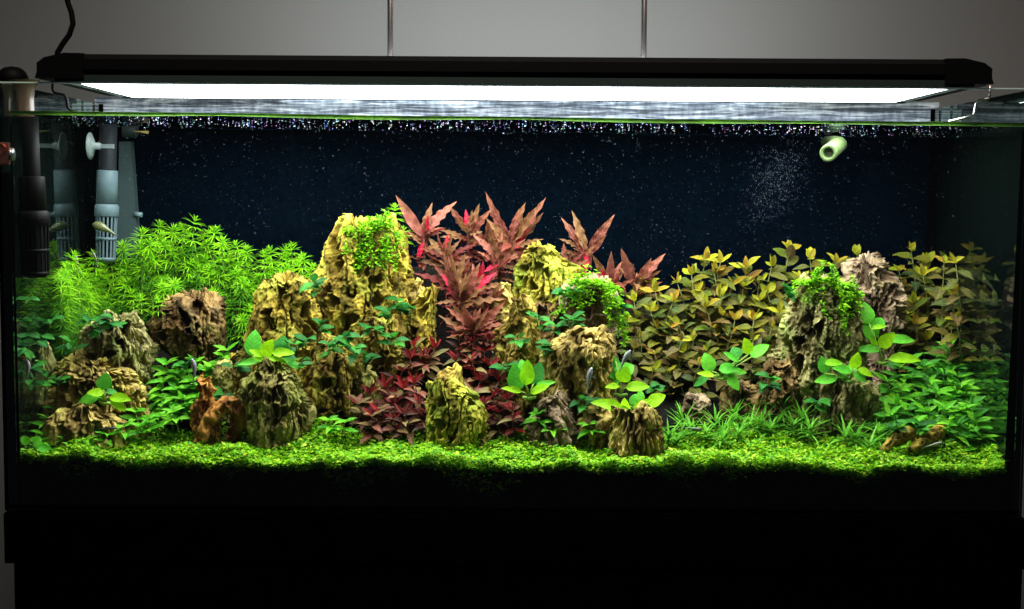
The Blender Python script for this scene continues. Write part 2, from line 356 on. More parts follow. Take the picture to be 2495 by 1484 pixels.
# tabs on top
a = W(160, 125, .1).x; MB().box(a, a+.045, .06, .14, zt+.0008, zt+.005, .002).build('mounting_tab', black, lamp)
a = W(2300, 138, .1).x; MB().box(a, a+.032, .06, .14, zt+.0008, zt+.003, .001).build('mounting_tab', black, lamp)
# bent wire legs at both ends, front and back
for s, X0 in ((1, 2412), (-1, 128)):
    for yy in (.03,):
        top = W(X0, 200, .03); q = lambda dx, Y: (W(X0-s*dx, Y, .03).x, yy, W(1247, Y, .03).z)
        pts = [(top.x, yy, zb), q(0, 225), q(4, 233), q(28, 238), q(34, 246), q(38, 270), q(44, 276), q(100, 290)]
        MB().tube(pts, .0016, 8).build('wire_leg', chrome if s > 0 else black, lamp, True)
# cord and steel rods above
cp = [W(140, 128, .1), W(152, 108, .1), W(169, 85, .1), W(178, 58, .1), W(174, 30, .1), W(166, 8, .1), W(160, -20, .1), W(150, -120, .1)]
o = MB().tube([cp[0]+Vector((0, 0, -.004))]+cp, .0034, 10).build('power_cord', black, None, True); tag(o, 'curved black power cord rising from the left end of the lamp', 'cord')
for X, lab in ((951, 'left of two thin steel rods rising behind the lamp'), (1568, 'right of two thin steel rods rising behind the lamp')):
    p = W(X, 140, .395); dx = W(X, 0, .395).x-p.x
    o = MB().tube([(p.x, .395, -.06+.06), (p.x, .395, p.z), (p.x, .395, p.z+.4)], .0043, 12).build('steel_rod', chrome, None, True); tag(o, lab, 'rod', 'steel rods behind the lamp')

# ------------------------------------------------------------------ soil
def T(x, y):
    x = np.asarray(x, float); y = np.asarray(y, float)
    mound = .072*sst(.07, .21, y)*np.exp(-((x+.1)/.26)**2)
    p = np.stack([x*22+0*y, y*22+0*x, 0*x+0*y], -1).reshape(-1, 3)
    nn = fbm(p, 3, 11).reshape(np.broadcast(x, y).shape)
    pe = np.stack([x*15+0*y, 0*x+0*y+.5, 0*x+0*y], -1).reshape(-1, 3); ed = fbm(pe, 4, 91).reshape(np.broadcast(x, y).shape)*(1-sst(0, .07, y))
    return .0505 - .004*x/.6 + .013*ed + .12*y + .45*np.maximum(0, y-.12)*(1-.25*sst(.1, .5, x)) + mound + .006*nn
def Ts(x, y): return float(T(x, y))
nx, ny = 200, 60; gx = np.linspace(XL+G+.001, XR-G-.001, nx); gy = np.linspace(G+.009, DEP-.001, ny)
X_, Y_ = np.meshgrid(gx, gy); Z_ = T(X_, Y_)
v = np.stack([X_.ravel(), Y_.ravel(), Z_.ravel()], 1); f = [(j*nx+i, j*nx+i+1, (j+1)*nx+i+1, (j+1)*nx+i) for j in range(ny-1) for i in range(nx-1)]
v2 = np.stack([gx, np.full(nx, G+.009), np.full(nx, .001)], 1); k = len(v); v = np.vstack([v, v2]); f += [(k+i, k+i+1, i+1, i) for i in range(nx-1)]
o = mesh('soil', v, f, soilm); o['kind'] = 'structure'

# ------------------------------------------------------------------ stones
R = {
 'yellow': rockmat('yellow_stone', (.17, .125, .02), (.42, .31, .045), (.26, .19, .035), (.34, .33, .04), .3),
 'ochre': rockmat('ochre_stone', (.19, .135, .03), (.42, .31, .06), (.27, .16, .04), (.36, .36, .05), .3),
 'tan': rockmat('tan_stone', (.24, .17, .05), (.47, .36, .11), (.33, .20, .06), (.36, .34, .06), .3),
 'olive': rockmat('olive_stone', (.17, .15, .05), (.37, .33, .11), (.28, .23, .07), (.26, .29, .05), .35),
 'grey': rockmat('grey_green_stone', (.14, .125, .05), (.32, .29, .125), (.24, .19, .07), (.23, .26, .07), .35),
 'brown': rockmat('brown_stone', (.10, .065, .03), (.24, .15, .06), (.30, .19, .06), (.14, .12, .03), .2),
 'pink': rockmat('pinkish_brown_stone', (.22, .15, .10), (.36, .26, .18), (.28, .21, .15), (.25, .22, .08), .15),
 'orange': rockmat('orange_stone', (.30, .12, .03), (.46, .22, .05), (.26, .10, .03), None),
 'lime': rockmat('lime_yellow_stone', (.26, .25, .025), (.44, .41, .05), (.34, .28, .05), (.24, .32, .03), .35),
}
def rock(label, rows, y, mat, kd=.75, cell=.02, depth=.5, zs=1.9, seed=1, nphi=120, flut=0, name='dragon_stone', low=None, res=.00105):
    zs_ = []; xl = []; xr = []
    for Y, a, b in rows:
        pa, pb = W(a, Y, y), W(b, Y, y); zs_.append((pa.z+pb.z)/2); xl.append(pa.x); xr.append(pb.x)
    zs_, xl, xr = map(np.array, (zs_, xl, xr)); od = np.argsort(zs_); zs_, xl, xr = zs_[od], xl[od], xr[od]
    nphi = int(nphi*1.25); cell = cell*(.72 if cell < .025 else .85); depth = depth*1.12; cx = float((xl[0]+xr[0])/2); ztop = zs_[-1]
    zbot = min(zs_[0], Ts(cx, y)-.006, Ts(cx, max(.01, y-.03))-.006) if low is None else low
    nz = int(max(24, (ztop-zbot)/res)); z = np.linspace(zbot, ztop, nz)
    L_ = np.interp(z, zs_, xl); R_ = np.interp(z, zs_, xr)
    ke = np.ones(5)/5
    pad = lambda q: np.convolve(np.pad(q, 2, mode='edge'), ke, 'valid')
    L_, R_ = pad(L_), pad(R_); cc = (L_+R_)/2; aa = np.maximum(.002, (R_-L_)/2); am = float(aa.mean())
    bb = np.minimum(aa, .6*aa+.4*am)*kd
    ncap = 14; caps = [math.sqrt(max(0, 1-(k/ncap)**2)) for k in range(1, ncap+1)]
    zz = np.concatenate([z, np.full(ncap, ztop)]); sc = np.concatenate([np.ones(nz), 1-np.linspace(0, 1, ncap+1)[1:]])
    cc = np.concatenate([cc, np.full(ncap, cc[-1])]); aa = np.concatenate([aa, np.full(ncap, aa[-1])]); bb = np.concatenate([bb, np.full(ncap, bb[-1])])
    nf_ = int(nphi*.76); ph = np.concatenate([np.linspace(-.12, np.pi+.12, nphi-nf_, endpoint=False), np.linspace(np.pi+.12, 2*np.pi-.12, nf_, endpoint=False)])
    c, s = np.cos(ph), np.sin(ph); e = .8; ux = np.sign(c)*np.abs(c)**e; uy = np.sign(s)*np.abs(s)**e
    P = np.stack([cc[:, None]+aa[:, None]*sc[:, None]*ux, y+(bb*sc)[:, None]*uy, np.repeat(zz[:, None], nphi, 1)], -1)
    nr = np.sqrt((ux/am)**2+(uy/(am*kd))**2); nx_ = (ux/am)/nr; ny_ = (uy/(am*kd))/nr
    side = np.clip(sc, 0, 1)**.35
    Nn = np.stack([nx_[None, :]*side[:, None], ny_[None, :]*side[:, None], np.repeat(np.sqrt(np.maximum(0, 1-side**2))[:, None], nphi, 1)], -1)
    p = P.reshape(-1, 3); n = Nn.reshape(-1, 3)
    o_ = np.array([seed*1.37, seed*.71, seed*2.13])
    wv = np.stack([fbm(p*60+o_, 3, seed), fbm(p*60+o_+9, 3, seed+3), fbm(p*60+o_+21, 3, seed+7)], 1)
    q = (p + wv*cell*.85)/cell*np.array([1, 1, 1/zs]) + o_
    F1, F2, ID, RZ = voronoi(q, seed); pit = sst(.05, .2, F2-F1)*np.where(ID > .62, 1.2+.6*ID, .28*ID)*(.6+.65*np.clip(RZ+.45, 0, 1))
    q2 = (p + wv*cell*.5)/(cell*.4)*np.array([1, 1, 1/(zs*.85)]) + o_*2
    G1, G2, ID2, RZ2 = voronoi(q2, seed+5); pit2 = sst(.04, .22, G2-G1)*ID2*(.6+.6*np.clip(RZ2+.45, 0, 1))
    big = fbm(p*np.array([38, 38, 20])+o_, 4, seed+9); fine = fbm(p*np.array([300, 300, 190])+o_, 3, seed+2)
    big = np.sign(big)*np.abs(big)**.8
    d = -depth*cell*pit*1.15 - depth*cell*.3*pit2 + .011*big + .0010*fine
    pw_ = p+wv*np.array([.006, .006, .012])
    a3 = np.abs(fbm(np.stack([pw_[:, 0]*48, pw_[:, 1]*48, pw_[:, 2]*9], 1)+o_, 3, seed+24)); d -= min(.015, .36*am)*sst(.06, .0, a3)
    a = fbm(np.stack([pw_[:, 0]*135, pw_[:, 1]*135, pw_[:, 2]*17], 1)+o_, 4, seed+4); fl_ = (.35, .75, 1.1)[seed % 3]; d += (.0078*fl_+2*flut)*(np.minimum(np.abs(a)*2.6, .75)-.38)
    a2 = fbm(np.stack([pw_[:, 0]*330, pw_[:, 1]*330, pw_[:, 2]*60], 1)+o_, 3, seed+14); d += (.0012*fl_+.5*flut)*(np.abs(a2)*2.4-.4)
    d += .0014
    d = np.maximum(d, -.72*np.minimum(np.repeat(np.minimum(aa, bb), nphi), .06))
    # shards along the crest
    crest = np.repeat((zz > ztop-.02).astype(float)*np.clip((zz-ztop+.02)/.02, 0, 1), nphi)
    p2 = p + n*d[:, None]; p2[:, 2] += crest*(.02*fbm(p*np.array([70, 70, 20])+o_, 4, seed+6)-.3*depth*cell*pit)
    p2[:, 1] = np.maximum(p2[:, 1], G+.006)
    m_ = len(zz); f = []
    idx = np.arange(m_*nphi).reshape(m_, nphi); a = idx[:-1]; b = idx[1:]
    f = np.stack([a, np.roll(a, -1, 1), np.roll(b, -1, 1), b], -1).reshape(-1, 4)
    base = np.array([cx, y, zbot])
    o = mesh(name, p2-base, f.tolist(), R[mat]); o.location = base
    return tag(o, label, 'stone')
rock('tall yellow pitted stone tower with green moss cushion on its crown',
     [(535, 822, 972), (575, 800, 985), (640, 778, 990), (690, 752, 1003), (760, 780, 1008), (840, 778, 965)], .215, 'yellow', .75, .021, .62, 1.7, 3, 200)
rock('squat yellow honeycombed stone left of the tall moss-topped tower',
     [(682, 645, 752), (720, 622, 768), (770, 608, 775), (850, 590, 775), (900, 580, 770)], .175, 'yellow', .8, .022, .62, 1.6, 12, 170)
rock('small ochre stone lobe behind the leafy plant left of centre',
     [(825, 615, 650), (850, 585, 655), (880, 562, 655), (905, 572, 640)], .125, 'ochre', .8, .016, .6, 1.3, 22, 90)
rock('dark brown jagged stone under the bright green needle thicket',
     [(716, 440, 520), (745, 388, 545), (790, 355, 552), (840, 385, 550), (880, 430, 545)], .19, 'brown', .8, .02, .6, 1.8, 33, 170)
rock('grey-green rounded stone at left overgrown with small dark plants',
     [(770, 235, 338), (800, 215, 352), (840, 212, 370), (900, 222, 372), (1000, 240, 372)], .15, 'grey', .8, .015, .6, 1.6, 41, 170)
rock('brown-tan ragged stone below the grey-green rounded one at left',
     [(880, 170, 260), (905, 142, 330), (940, 134, 350), (1010, 130, 365), (1040, 140, 365)], .115, 'tan', .7, .017, .65, 1.5, 47, 170)
rock('low tan-orange stone in the front left corner behind green sprouts',
     [(985, 165, 225), (1003, 140, 270), (1030, 112, 300), (1075, 106, 305)], .075, 'tan', .7, .016, .45, 2.0, 52, 140)
rock('small upright tan stone in the shadow left of the big grey front stone',
     [(885, 526, 556), (910, 518, 566), (965, 522, 565)], .135, 'olive', .8, .014, .6, 2, 57, 80)
rock('slim orange gnarled stone standing at the front left',
     [(922, 488, 512), (945, 478, 522), (965, 486, 516), (990, 470, 524), (1030, 476, 530)], .085, 'orange', .8, .013, .6, 1.3, 61, 100)
rock('broad grey-olive flaky stone at the front left of centre',
     [(888, 640, 702), (905, 612, 715), (930, 586, 728), (960, 580, 738), (985, 590, 758), (1030, 598, 762), (1066, 612, 755)], .085, 'olive', .62, .014, .5, 2.2, 72, 200, flut=.0014)
rock('brown hollowed stone right of the big grey-olive front stone',
     [(842, 775, 850), (870, 760, 872), (900, 752, 880), (960, 748, 885), (1010, 765, 890)], .145, 'ochre', .8, .02, .6, 1.5, 77, 150)
rock('yellow dripping pitted stone in the middle with small green leaves on top',
     [(778, 900, 975), (800, 892, 985), (830, 888, 990), (880, 900, 978), (930, 912, 960)], .165, 'ochre', .8, .018, .65, 1.9, 83, 130)
rock('bright yellow stone between the tall tower and the crimson plant',
     [(715, 1030, 1066), (750, 1000, 1068), (790, 985, 1066), (850, 980, 1062)], .2, 'yellow', .7, .018, .6, 1.7, 88, 120)
rock('smooth pale tan stone tip right of the tall tower',
     [(688, 1010, 1030), (705, 1003, 1038), (728, 1002, 1040), (760, 1010, 1036)], .213, 'tan', .8, .03, .2, 1.3, 92, 70)
rock('narrow yellow-tan fluted stone right of the crimson plant',
     [(722, 1245, 1280), (750, 1232, 1290), (790, 1226, 1296), (820, 1212, 1300), (875, 1218, 1298), (920, 1225, 1298)], .15, 'ochre', .8, .014, .6, 2.0, 95, 120, flut=.0015)
rock('yellow-green crested stone behind, right of the central red plants',
     [(592, 1292, 1310), (602, 1286, 1345), (622, 1275, 1372), (650, 1262, 1408), (680, 1255, 1412), (760, 1240, 1405), (820, 1250, 1390)], .25, 'lime', .6, .016, .6, 1.4, 101, 170)
rock('dark brown stone tucked under the yellow-green crested one',
     [(745, 1245, 1395), (790, 1240, 1400), (850, 1255, 1390)], .222, 'brown', .6, .02, .6, 2, 104, 120)
rock('brown stone with a bright moss cap, right of centre',
     [(683, 1400, 1478), (705, 1380, 1492), (740, 1376, 1502), (800, 1398, 1498), (860, 1405, 1495)], .2, 'pink', .8, .022, .6, 2.0, 107, 150)
rock('big tan slab-sided stone with vertical grooves right of centre',
     [(806, 1420, 1476), (816, 1392, 1490), (832, 1352, 1496), (850, 1316, 1500), (880, 1314, 1500), (940, 1320, 1494), (985, 1335, 1486)], .12, 'tan', .6, .015, .5, 2.6, 111, 210, flut=.0016)
rock('lime-yellow hollow stone on the front lawn at centre',
     [(936, 1048, 1118), (946, 1042, 1132), (965, 1040, 1158), (985, 1036, 1172), (1010, 1034, 1184), (1056, 1032, 1194)], .08, 'lime', .7, .019, .5, 1.6, 120, 170)
rock('small pinkish pointed stone just behind the lawn right of centre',
     [(957, 1340, 1362), (972, 1318, 1378), (995, 1302, 1390), (1030, 1285, 1402)], .09, 'pink', .8, .02, .4, 1.3, 127, 100)
rock('low tan stone sunk in lawn left of the flat-topped block',
     [(988, 1450, 1495), (1005, 1425, 1502), (1040, 1410, 1505)], .095, 'tan', .8, .02, .4, 1.3, 131, 90)
rock('flat-topped golden tan block standing on the front lawn at right',
     [(1000, 1496, 1590), (1012, 1490, 1602), (1040, 1490, 1612), (1074, 1486, 1624)], .065, 'tan', .75, .013, .4, 2.6, 138, 140, flut=.0016)
rock('tall grey pitted stone tower with a moss cap at right',
     [(690, 1948, 2070), (712, 1935, 2092), (760, 1922, 2098), (830, 1902, 2104), (880, 1880, 2106), (950, 1878, 2105)], .18, 'grey', .75, .017, .66, 1.9, 143, 220)
rock('smooth pinkish-brown stone behind the tall grey tower',
     [(628, 2085, 2135), (645, 2066, 2165), (690, 2070, 2195), (760, 2100, 2204), (860, 2120, 2185)], .26, 'pink', .75, .028, .45, 1.5, 149, 150)
rock('dark grey stone foot under the leafy plant at right',
     [(925, 2005, 2125), (950, 1995, 2135), (1000, 1992, 2120), (1036, 1985, 2110)], .135, 'grey', .75, .02, .55, 2.0, 152, 130)
rock('lumpy dark brown stone against the left foot of the grey tower',
     [(878, 1885, 1925), (900, 1852, 1955), (930, 1845, 1965), (985, 1850, 1960)], .155, 'brown', .8, .015, .5, 1.4, 157, 100)
rock('small rusty brown stone half buried among the right-hand grass tufts',
     [(955, 1690, 1708), (968, 1675, 1716), (992, 1668, 1718)], .155, 'pink', .8, .02, .35, 1.3, 163, 60)
for lab, rw, yy, mt, sd in [
  ('ochre shard wedged between the squat yellow stone and the tall tower', [(800, 775, 800), (830, 765, 820), (870, 760, 830)], .17, 'ochre', 201),
  ('olive stone low between the hollowed stone and the dripping stone', [(905, 880, 905), (925, 868, 925), (980, 862, 930)], .135, 'olive', 203),
  ('yellow stone chip under the bright yellow stone', [(842, 1000, 1030), (860, 990, 1048), (900, 985, 1055)], .18, 'yellow', 205),
  ('thin pale brown stone standing left of the crested yellow-green one', [(690, 1212, 1235), (720, 1205, 1245), (780, 1200, 1250)], .215, 'tan', 207),
  ('olive stone between the narrow fluted stone and the grooved tan stone', [(835, 1300, 1325), (860, 1292, 1335), (940, 1295, 1340)], .15, 'olive', 209),
  ('small yellow stone left of the dark brown stone under the thicket', [(868, 560, 585), (885, 552, 592), (920, 550, 596)], .15, 'yellow', 211),
  ('low ochre stone half hidden by red leaves behind the lime-yellow stone', [(890, 1085, 1110), (910, 1072, 1125), (945, 1070, 1130)], .13, 'ochre', 213),
  ('dim grey stone added by the left pane in place of reflected stones', [(850, 95, 118), (900, 84, 126), (1050, 86, 130)], .1, 'grey', 217),  # added stone in place of a reflection in the left pane
  ('flat brown stone at the right rear under the olive stems', [(930, 1790, 1830), (945, 1770, 1850), (975, 1765, 1856)], .165, 'brown', 215)]:
    rock(lab, rw, yy, mt, .8, .018, .55, 1.8, sd, 80)
# arched orange stone and leaning yellow shards
def arch(name, label, pts, radii, mat, seed, cat='stone', n=40):
    P = [Vector(W(*p)) for p in pts]; o0 = P[0].copy(); m = 90; path = []; rr = []
    for i in range(m):
        t = i/(m-1)*(len(P)-1); k = min(int(t), len(P)-2); u = t-k
        a, b_, c_, d_ = P[max(k-1, 0)], P[k], P[k+1], P[min(k+2, len(P)-1)]
        q = .5*((2*b_)+(c_-a)*u+(2*a-5*b_+4*c_-d_)*u*u+(3*b_-a-3*c_+d_)*u**3); path.append(q-o0)
        rr.append(radii[k]*(1-u)+radii[k+1]*u)
    b = MB().tube(path, rr, n); v = np.array([tuple(p) for p in b.v]); cen = np.repeat(np.array([tuple(p) for p in path]), n, 0)
    d = v-cen; F1, F2, ID, RZ = voronoi((v+.004*np.stack([fbm(v*90, 2, seed+q) for q in range(3)], 1))/.012+seed, seed)
    k = 1+.5*fbm(v*70+seed, 4, seed)-.55*sst(.05, .35, F2-F1)*ID+.12*fbm(v*300, 2, seed)
    o = mesh(name, cen+d*k[:, None], b.f, R[mat]); o.location = o0; return tag(o, label, cat)
arch('dragon_stone', 'orange arched stone bent over a hollow on the front lawn',
     [(490, 1072, .06), (508, 1030, .065), (530, 1000, .07), (560, 985, .075), (582, 1005, .085), (578, 1040, .09), (560, 1075, .09)], [.007, .008, .0095, .011, .012, .010, .008], 'orange', 5)
arch('dragon_stone', 'yellow leaning stone shard lying on the lawn in the right corner',
     [(2150, 1098, .045), (2180, 1075, .055), (2215, 1058, .065), (2222, 1062, .07)], [.004, .008, .009, .003], 'yellow', 8)
arch('dragon_stone', 'second yellow stone shard beside the leaning one in the right corner',
     [(2222, 1100, .05), (2245, 1078, .06), (2290, 1050, .085), (2300, 1040, .09)], [.006, .009, .008, .003], 'yellow', 9)

# ------------------------------------------------------------------ leaf meshes
def leafgeo(Ln, Wd, n=7, shape='lance', fold=.25, arch=.3, wave=0, wk=14, pet=0.0, curl=0, seed=0, half=1):
    r = random.Random(seed); v = []; f = []; cols = [-1, -.55, 0, .55, 1] if half == 2 else [-1, 0, 1]; nc = len(cols)
    phs = r.random()*6
    for i in range(n+1):
        s = i/n; t = max(0, (s-pet)/(1-pet))
        if shape == 'lance': w_ = math.sin(math.pi*min(1, t)**.8)**.9*(1-.25*t)
        elif shape == 'ovate': w_ = math.sin(math.pi*t**.72)**.75
        elif shape == 'spoon': w_ = math.sin(math.pi*t**1.25)**.8
        else: w_ = (1-t)**.6*(.55+.45*min(1, t*6))
        w_ = max(w_, .06 if s < .99 else .0)*Wd/2
        if pet and s <= pet: w_ = Wd*.05
        a = arch*s; 
        x = Ln*(math.sin(a)/arch if abs(arch) > 1e-4 else s); z = -Ln*((1-math.cos(a))/arch if abs(arch) > 1e-4 else 0)
        for c in cols:
            zz = z + abs(c)*w_*fold + (wave*Wd*math.sin(s*wk+phs+c*1.3)*abs(c)*(w_*2/Wd))
            v.append((x, c*w_*(1+.12*wave*math.sin(s*wk*1.7+c*3)), zz + curl*abs(c)**2*w_))
    for i in range(n):
        for j in range(nc-1): a = i*nc+j; f.append((a, a+nc, a+nc+1, a+1))
    return v, f
def leafmesh(name, mat, **k):
    v, f = leafgeo(**k); m = bpy.data.meshes.new(name); m.from_pydata(v, [], f); m.update()
    m.polygons.foreach_set('use_smooth', [True]*len(m.polygons)); m.materials.append(mat); return m
def put(name, m, parent, M_, label=None):
    o = bpy.data.objects.new(name, m); C.objects.link(o); o.parent = parent; o.matrix_local = M_
    if label: o['label'] = label
    return o
def frame(d, n, loc, s=1.0, sw=None):
    """matrix with local X along d and local Z near n"""
    d = Vector(d).normalized(); n = Vector(n); y = n.cross(d)
    if y.length < 1e-5: y = d.orthogonal()
    y.normalize(); z = d.cross(y); sw = s if sw is None else sw
    return Matrix(((d.x*s, y.x*sw, z.x*s, loc[0]), (d.y*s, y.y*sw, z.y*s, loc[1]), (d.z*s, y.z*sw, z.z*s, loc[2]), (0, 0, 0, 1)))
def azel(a, e): return Vector((math.cos(a)*math.cos(e), math.sin(a)*math.cos(e), math.sin(e)))
def stem(parent, pts, r, mat):
    o = MB().tube(pts, [r*1.1]*(len(pts)-1)+[r*.6], 5).build('stem', mat, None, True); o.parent = parent; return o

stem_green = pmat('green_stem', (.10, .16, .025), .5, .2)
stem_brown = pmat('reddish_stem', (.09, .025, .012), .5, .2)
stem_olive = pmat('olive_stem', (.09, .10, .02), .5, .2)

ORD = ['leftmost', 'second from left', 'third from left', 'fourth from left', 'fifth from left', 'sixth from left', 'seventh from left', 'eighth from left', 'ninth from left', 'tenth from left', 'eleventh from left', 'twelfth from left', 'thirteenth from left', 'fourteenth from left', 'fifteenth from left']
ROW = ['top', 'second', 'third', 'fourth', 'fifth', 'sixth', 'seventh', 'eighth', 'ninth', 'tenth', 'eleventh', 'twelfth']
def rows(tips, per):
    """sort tips (X, Y, ...) into rows by height, then left to right; yields (tip, ordinal, row)"""
    ts = sorted(tips, key=lambda t: t[1]); res = []
    k = math.ceil(len(ts)/per)
    for i in range(k):
        ch = sorted(ts[i*per:(i+1)*per], key=lambda t: t[0])
        for j, t in enumerate(ch):
            o_ = ORD[j] if j < len(ch)-1 else ('rightmost' if j else 'only one')
            res.append((t, o_, ROW[i] if i < k-1 or k < 2 else 'lowest'))
    return res

# ------------------------------------------------------------------ bright green needle thicket (left)
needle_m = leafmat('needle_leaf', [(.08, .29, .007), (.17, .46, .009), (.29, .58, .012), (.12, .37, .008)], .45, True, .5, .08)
needle_d = leafmat('older_shaded_needle_leaf', [(.025, .11, .007), (.05, .18, .007), (.08, .24, .009), (.03, .13, .007)], .4, True, .5, .08)  # darker copy: older leaves, and the thicket's lower shade put into the colour
def whorl_mesh(k, top, mat=None):
    r = random.Random(100+k+(50 if top else 0)); b = MB()
    tiers = [(0, 13, 5, .017), (.0035, 12, 28, .015), (.0065, 9, 52, .011), (.0085, 6, 72, .007)] if top else [(0, 14, 8, .018)]
    for h, n, e, ln in tiers:
        for i in range(n):
            a = 2*math.pi*(i+r.random()*.5)/n + h*300; el = math.radians(e+r.uniform(-9, 9)); s = r.uniform(.8, 1.15)
            v, f = leafgeo(ln*s, .0017, 4, 'needle', .35, r.uniform(.3, .9))
            mt = frame(azel(a, el), Vector((0, 0, 1)), (0, 0, h)); b.add([mt @ Vector(p) for p in v], f)
    m = bpy.data.meshes.new('whorl'); m.from_pydata([tuple(p) for p in b.v], [], b.f); m.update()
    m.polygons.foreach_set('use_smooth', [True]*len(m.polygons)); m.materials.append(mat or needle_m); return m
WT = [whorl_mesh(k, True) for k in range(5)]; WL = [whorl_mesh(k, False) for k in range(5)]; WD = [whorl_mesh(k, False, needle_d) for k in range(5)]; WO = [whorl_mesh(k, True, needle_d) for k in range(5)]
def needle_plant(X, Y, y, label, group, nw=6, sc=1.0, gap=.0085, old=False):
    y = min(y, 2040/max(900, 1247-X)-D-.02) if X < 330 else y
    p = W(X, Y, y); p.x = max(p.x, XL+.021); b = Vector((p.x+random.uniform(-.012, .012), y+random.uniform(-.012, .012), 0))
    b.x = max(XL+.012, b.x); b.y = min(b.y, DEP-.012); b.z = min(Ts(b.x, b.y)-.002, p.z-.01)
    t = empty('needle_stem_plant', b, label, 'aquatic plant', group); d = p-b
    bend = Vector((random.uniform(-.008, .008), random.uniform(-.008, .004), 0))
    f_ = lambda u: d*u + bend*math.sin(math.pi*u)
    stem(t, [f_(u) for u in (0, .25, .5, .75, 1)], .0008, stem_green)
    for i in range(nw):
        u = 1-i*gap*sc/max(d.length, .02)
        if u < .12: break
        s = sc*random.uniform(.85, 1.1)*(1 if i else 1.05)
        ax = (f_(u)-f_(u-.05)).normalized()
        mt = Matrix.Translation(f_(u)) @ Matrix.Rotation(random.uniform(.05, .6) if i == 0 else .2, 4, 'X') @ Matrix.Rotation(random.uniform(-.35, .35), 4, 'Y') @ ax.to_track_quat('Z', 'Y').to_matrix().to_4x4() @ Matrix.Rotation(random.uniform(0, 6.28), 4, 'Z') @ Matrix.Rotation(random.uniform(-.2, .2), 4, 'X') @ Matrix.Scale(s, 4)
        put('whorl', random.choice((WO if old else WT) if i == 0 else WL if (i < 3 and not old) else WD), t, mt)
crest = [(35, 560), (45, 605), (70, 640), (148, 630), (210, 640), (235, 625), (345, 575), (365, 590), (390, 545), (420, 560), (448, 550), (475, 545), (500, 575), (520, 565), (545, 590), (575, 598), (600, 610), (640, 618), (660, 610), (690, 612), (715, 605), (745, 625), (755, 650), (335, 605), (300, 600)]
tips = [(x+random.uniform(-6, 6), y_+13+random.uniform(-5, 5), random.uniform(.29, .345)) for x, y_ in crest if x > 120]
def ctop(x): return float(np.interp(x, [25, 60, 140, 220, 330, 400, 450, 520, 570, 620, 660, 720, 770], [570, 625, 650, 640, 600, 565, 560, 580, 605, 625, 618, 615, 660]))
def cbot(x): return float(np.interp(x, [25, 150, 210, 300, 380, 440, 550, 580, 620, 700, 770], [800, 800, 760, 765, 725, 705, 770, 800, 770, 672, 668]))
tries = 0
while len(tips) < 138 and tries < 9000:
    tries += 1; x = random.uniform(120, 760); y_ = random.uniform(ctop(x)+16, cbot(x))
    if all((x-q[0])**2+((y_-q[1])*1.5)**2 > 27**2 for q in tips):
        k = (y_-ctop(x))/max(20, 800-ctop(x)); tips.append((x, y_, .33-.075*k+random.uniform(-.012, .012)))
for t, o_, r_ in rows(tips, 14):
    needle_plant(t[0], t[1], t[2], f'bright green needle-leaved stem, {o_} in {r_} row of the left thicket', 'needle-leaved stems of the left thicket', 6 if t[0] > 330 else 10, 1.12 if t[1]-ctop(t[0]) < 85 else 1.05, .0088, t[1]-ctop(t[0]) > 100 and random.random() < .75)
for X, Y, y, lab in [(962, 520, .225, 'bright green needle sprig on top of the tall yellow tower'), (982, 575, .23, 'small needle sprig at the right shoulder of the yellow tower'), (385, 745, .165, 'needle sprig drooping over the dark brown stone, leftmost of two'), (345, 740, .165, 'needle sprig above the grey-green stone beside the brown one')]:
    p = W(X, Y, y); t = empty('needle_stem_plant', p-Vector((0, 0, .02)), lab, 'aquatic plant', 'needle sprigs on stones')
    stem(t, [(0, 0, 0), (0, 0, .01), (0, 0, .02)], .0008, stem_green)
    for i in range(2): put('whorl', (WT if i == 0 else WL)[i], t, Matrix.Translation((0, 0, .02-.008*i)))

# ------------------------------------------------------------------ big red wavy-leaved plants
red_m = leafmat('salmon_leaf', [(.085, .018, .013), (.19, .046, .032), (.12, .026, .018), (.27, .088, .062)], .38, vein=(.36, .13, .09), veinw=.0008, sec=.0045, tipc=(.22, .10, .04), tiplen=.055)
brn_m = leafmat('brown_leaf', [(.13, .055, .02), (.19, .09, .035), (.10, .035, .016), (.22, .12, .05)], .4, vein=(.25, .12, .05), sec=.005, veinw=.0008)
crim_m = leafmat('crimson_leaf', [(.34, .005, .022), (.46, .008, .035), (.20, .004, .012)], .45, vein=(.55, .06, .09), sec=.005, veinw=.0008)
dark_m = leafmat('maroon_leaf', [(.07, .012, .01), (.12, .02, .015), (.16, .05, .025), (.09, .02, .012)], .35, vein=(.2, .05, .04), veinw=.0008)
AR = {k: [leafmesh('leaf', m_, Ln=1.0*.05, Wd=.0155, n=18, shape='lance', fold=.25, arch=ar, wave=.16, wk=24+5*i, pet=.06, seed=i, half=2) for i, ar in enumerate((-.25, .15, .45, .8))] for k, m_ in (('r', red_m), ('b', brn_m), ('c', crim_m), ('d', dark_m))}
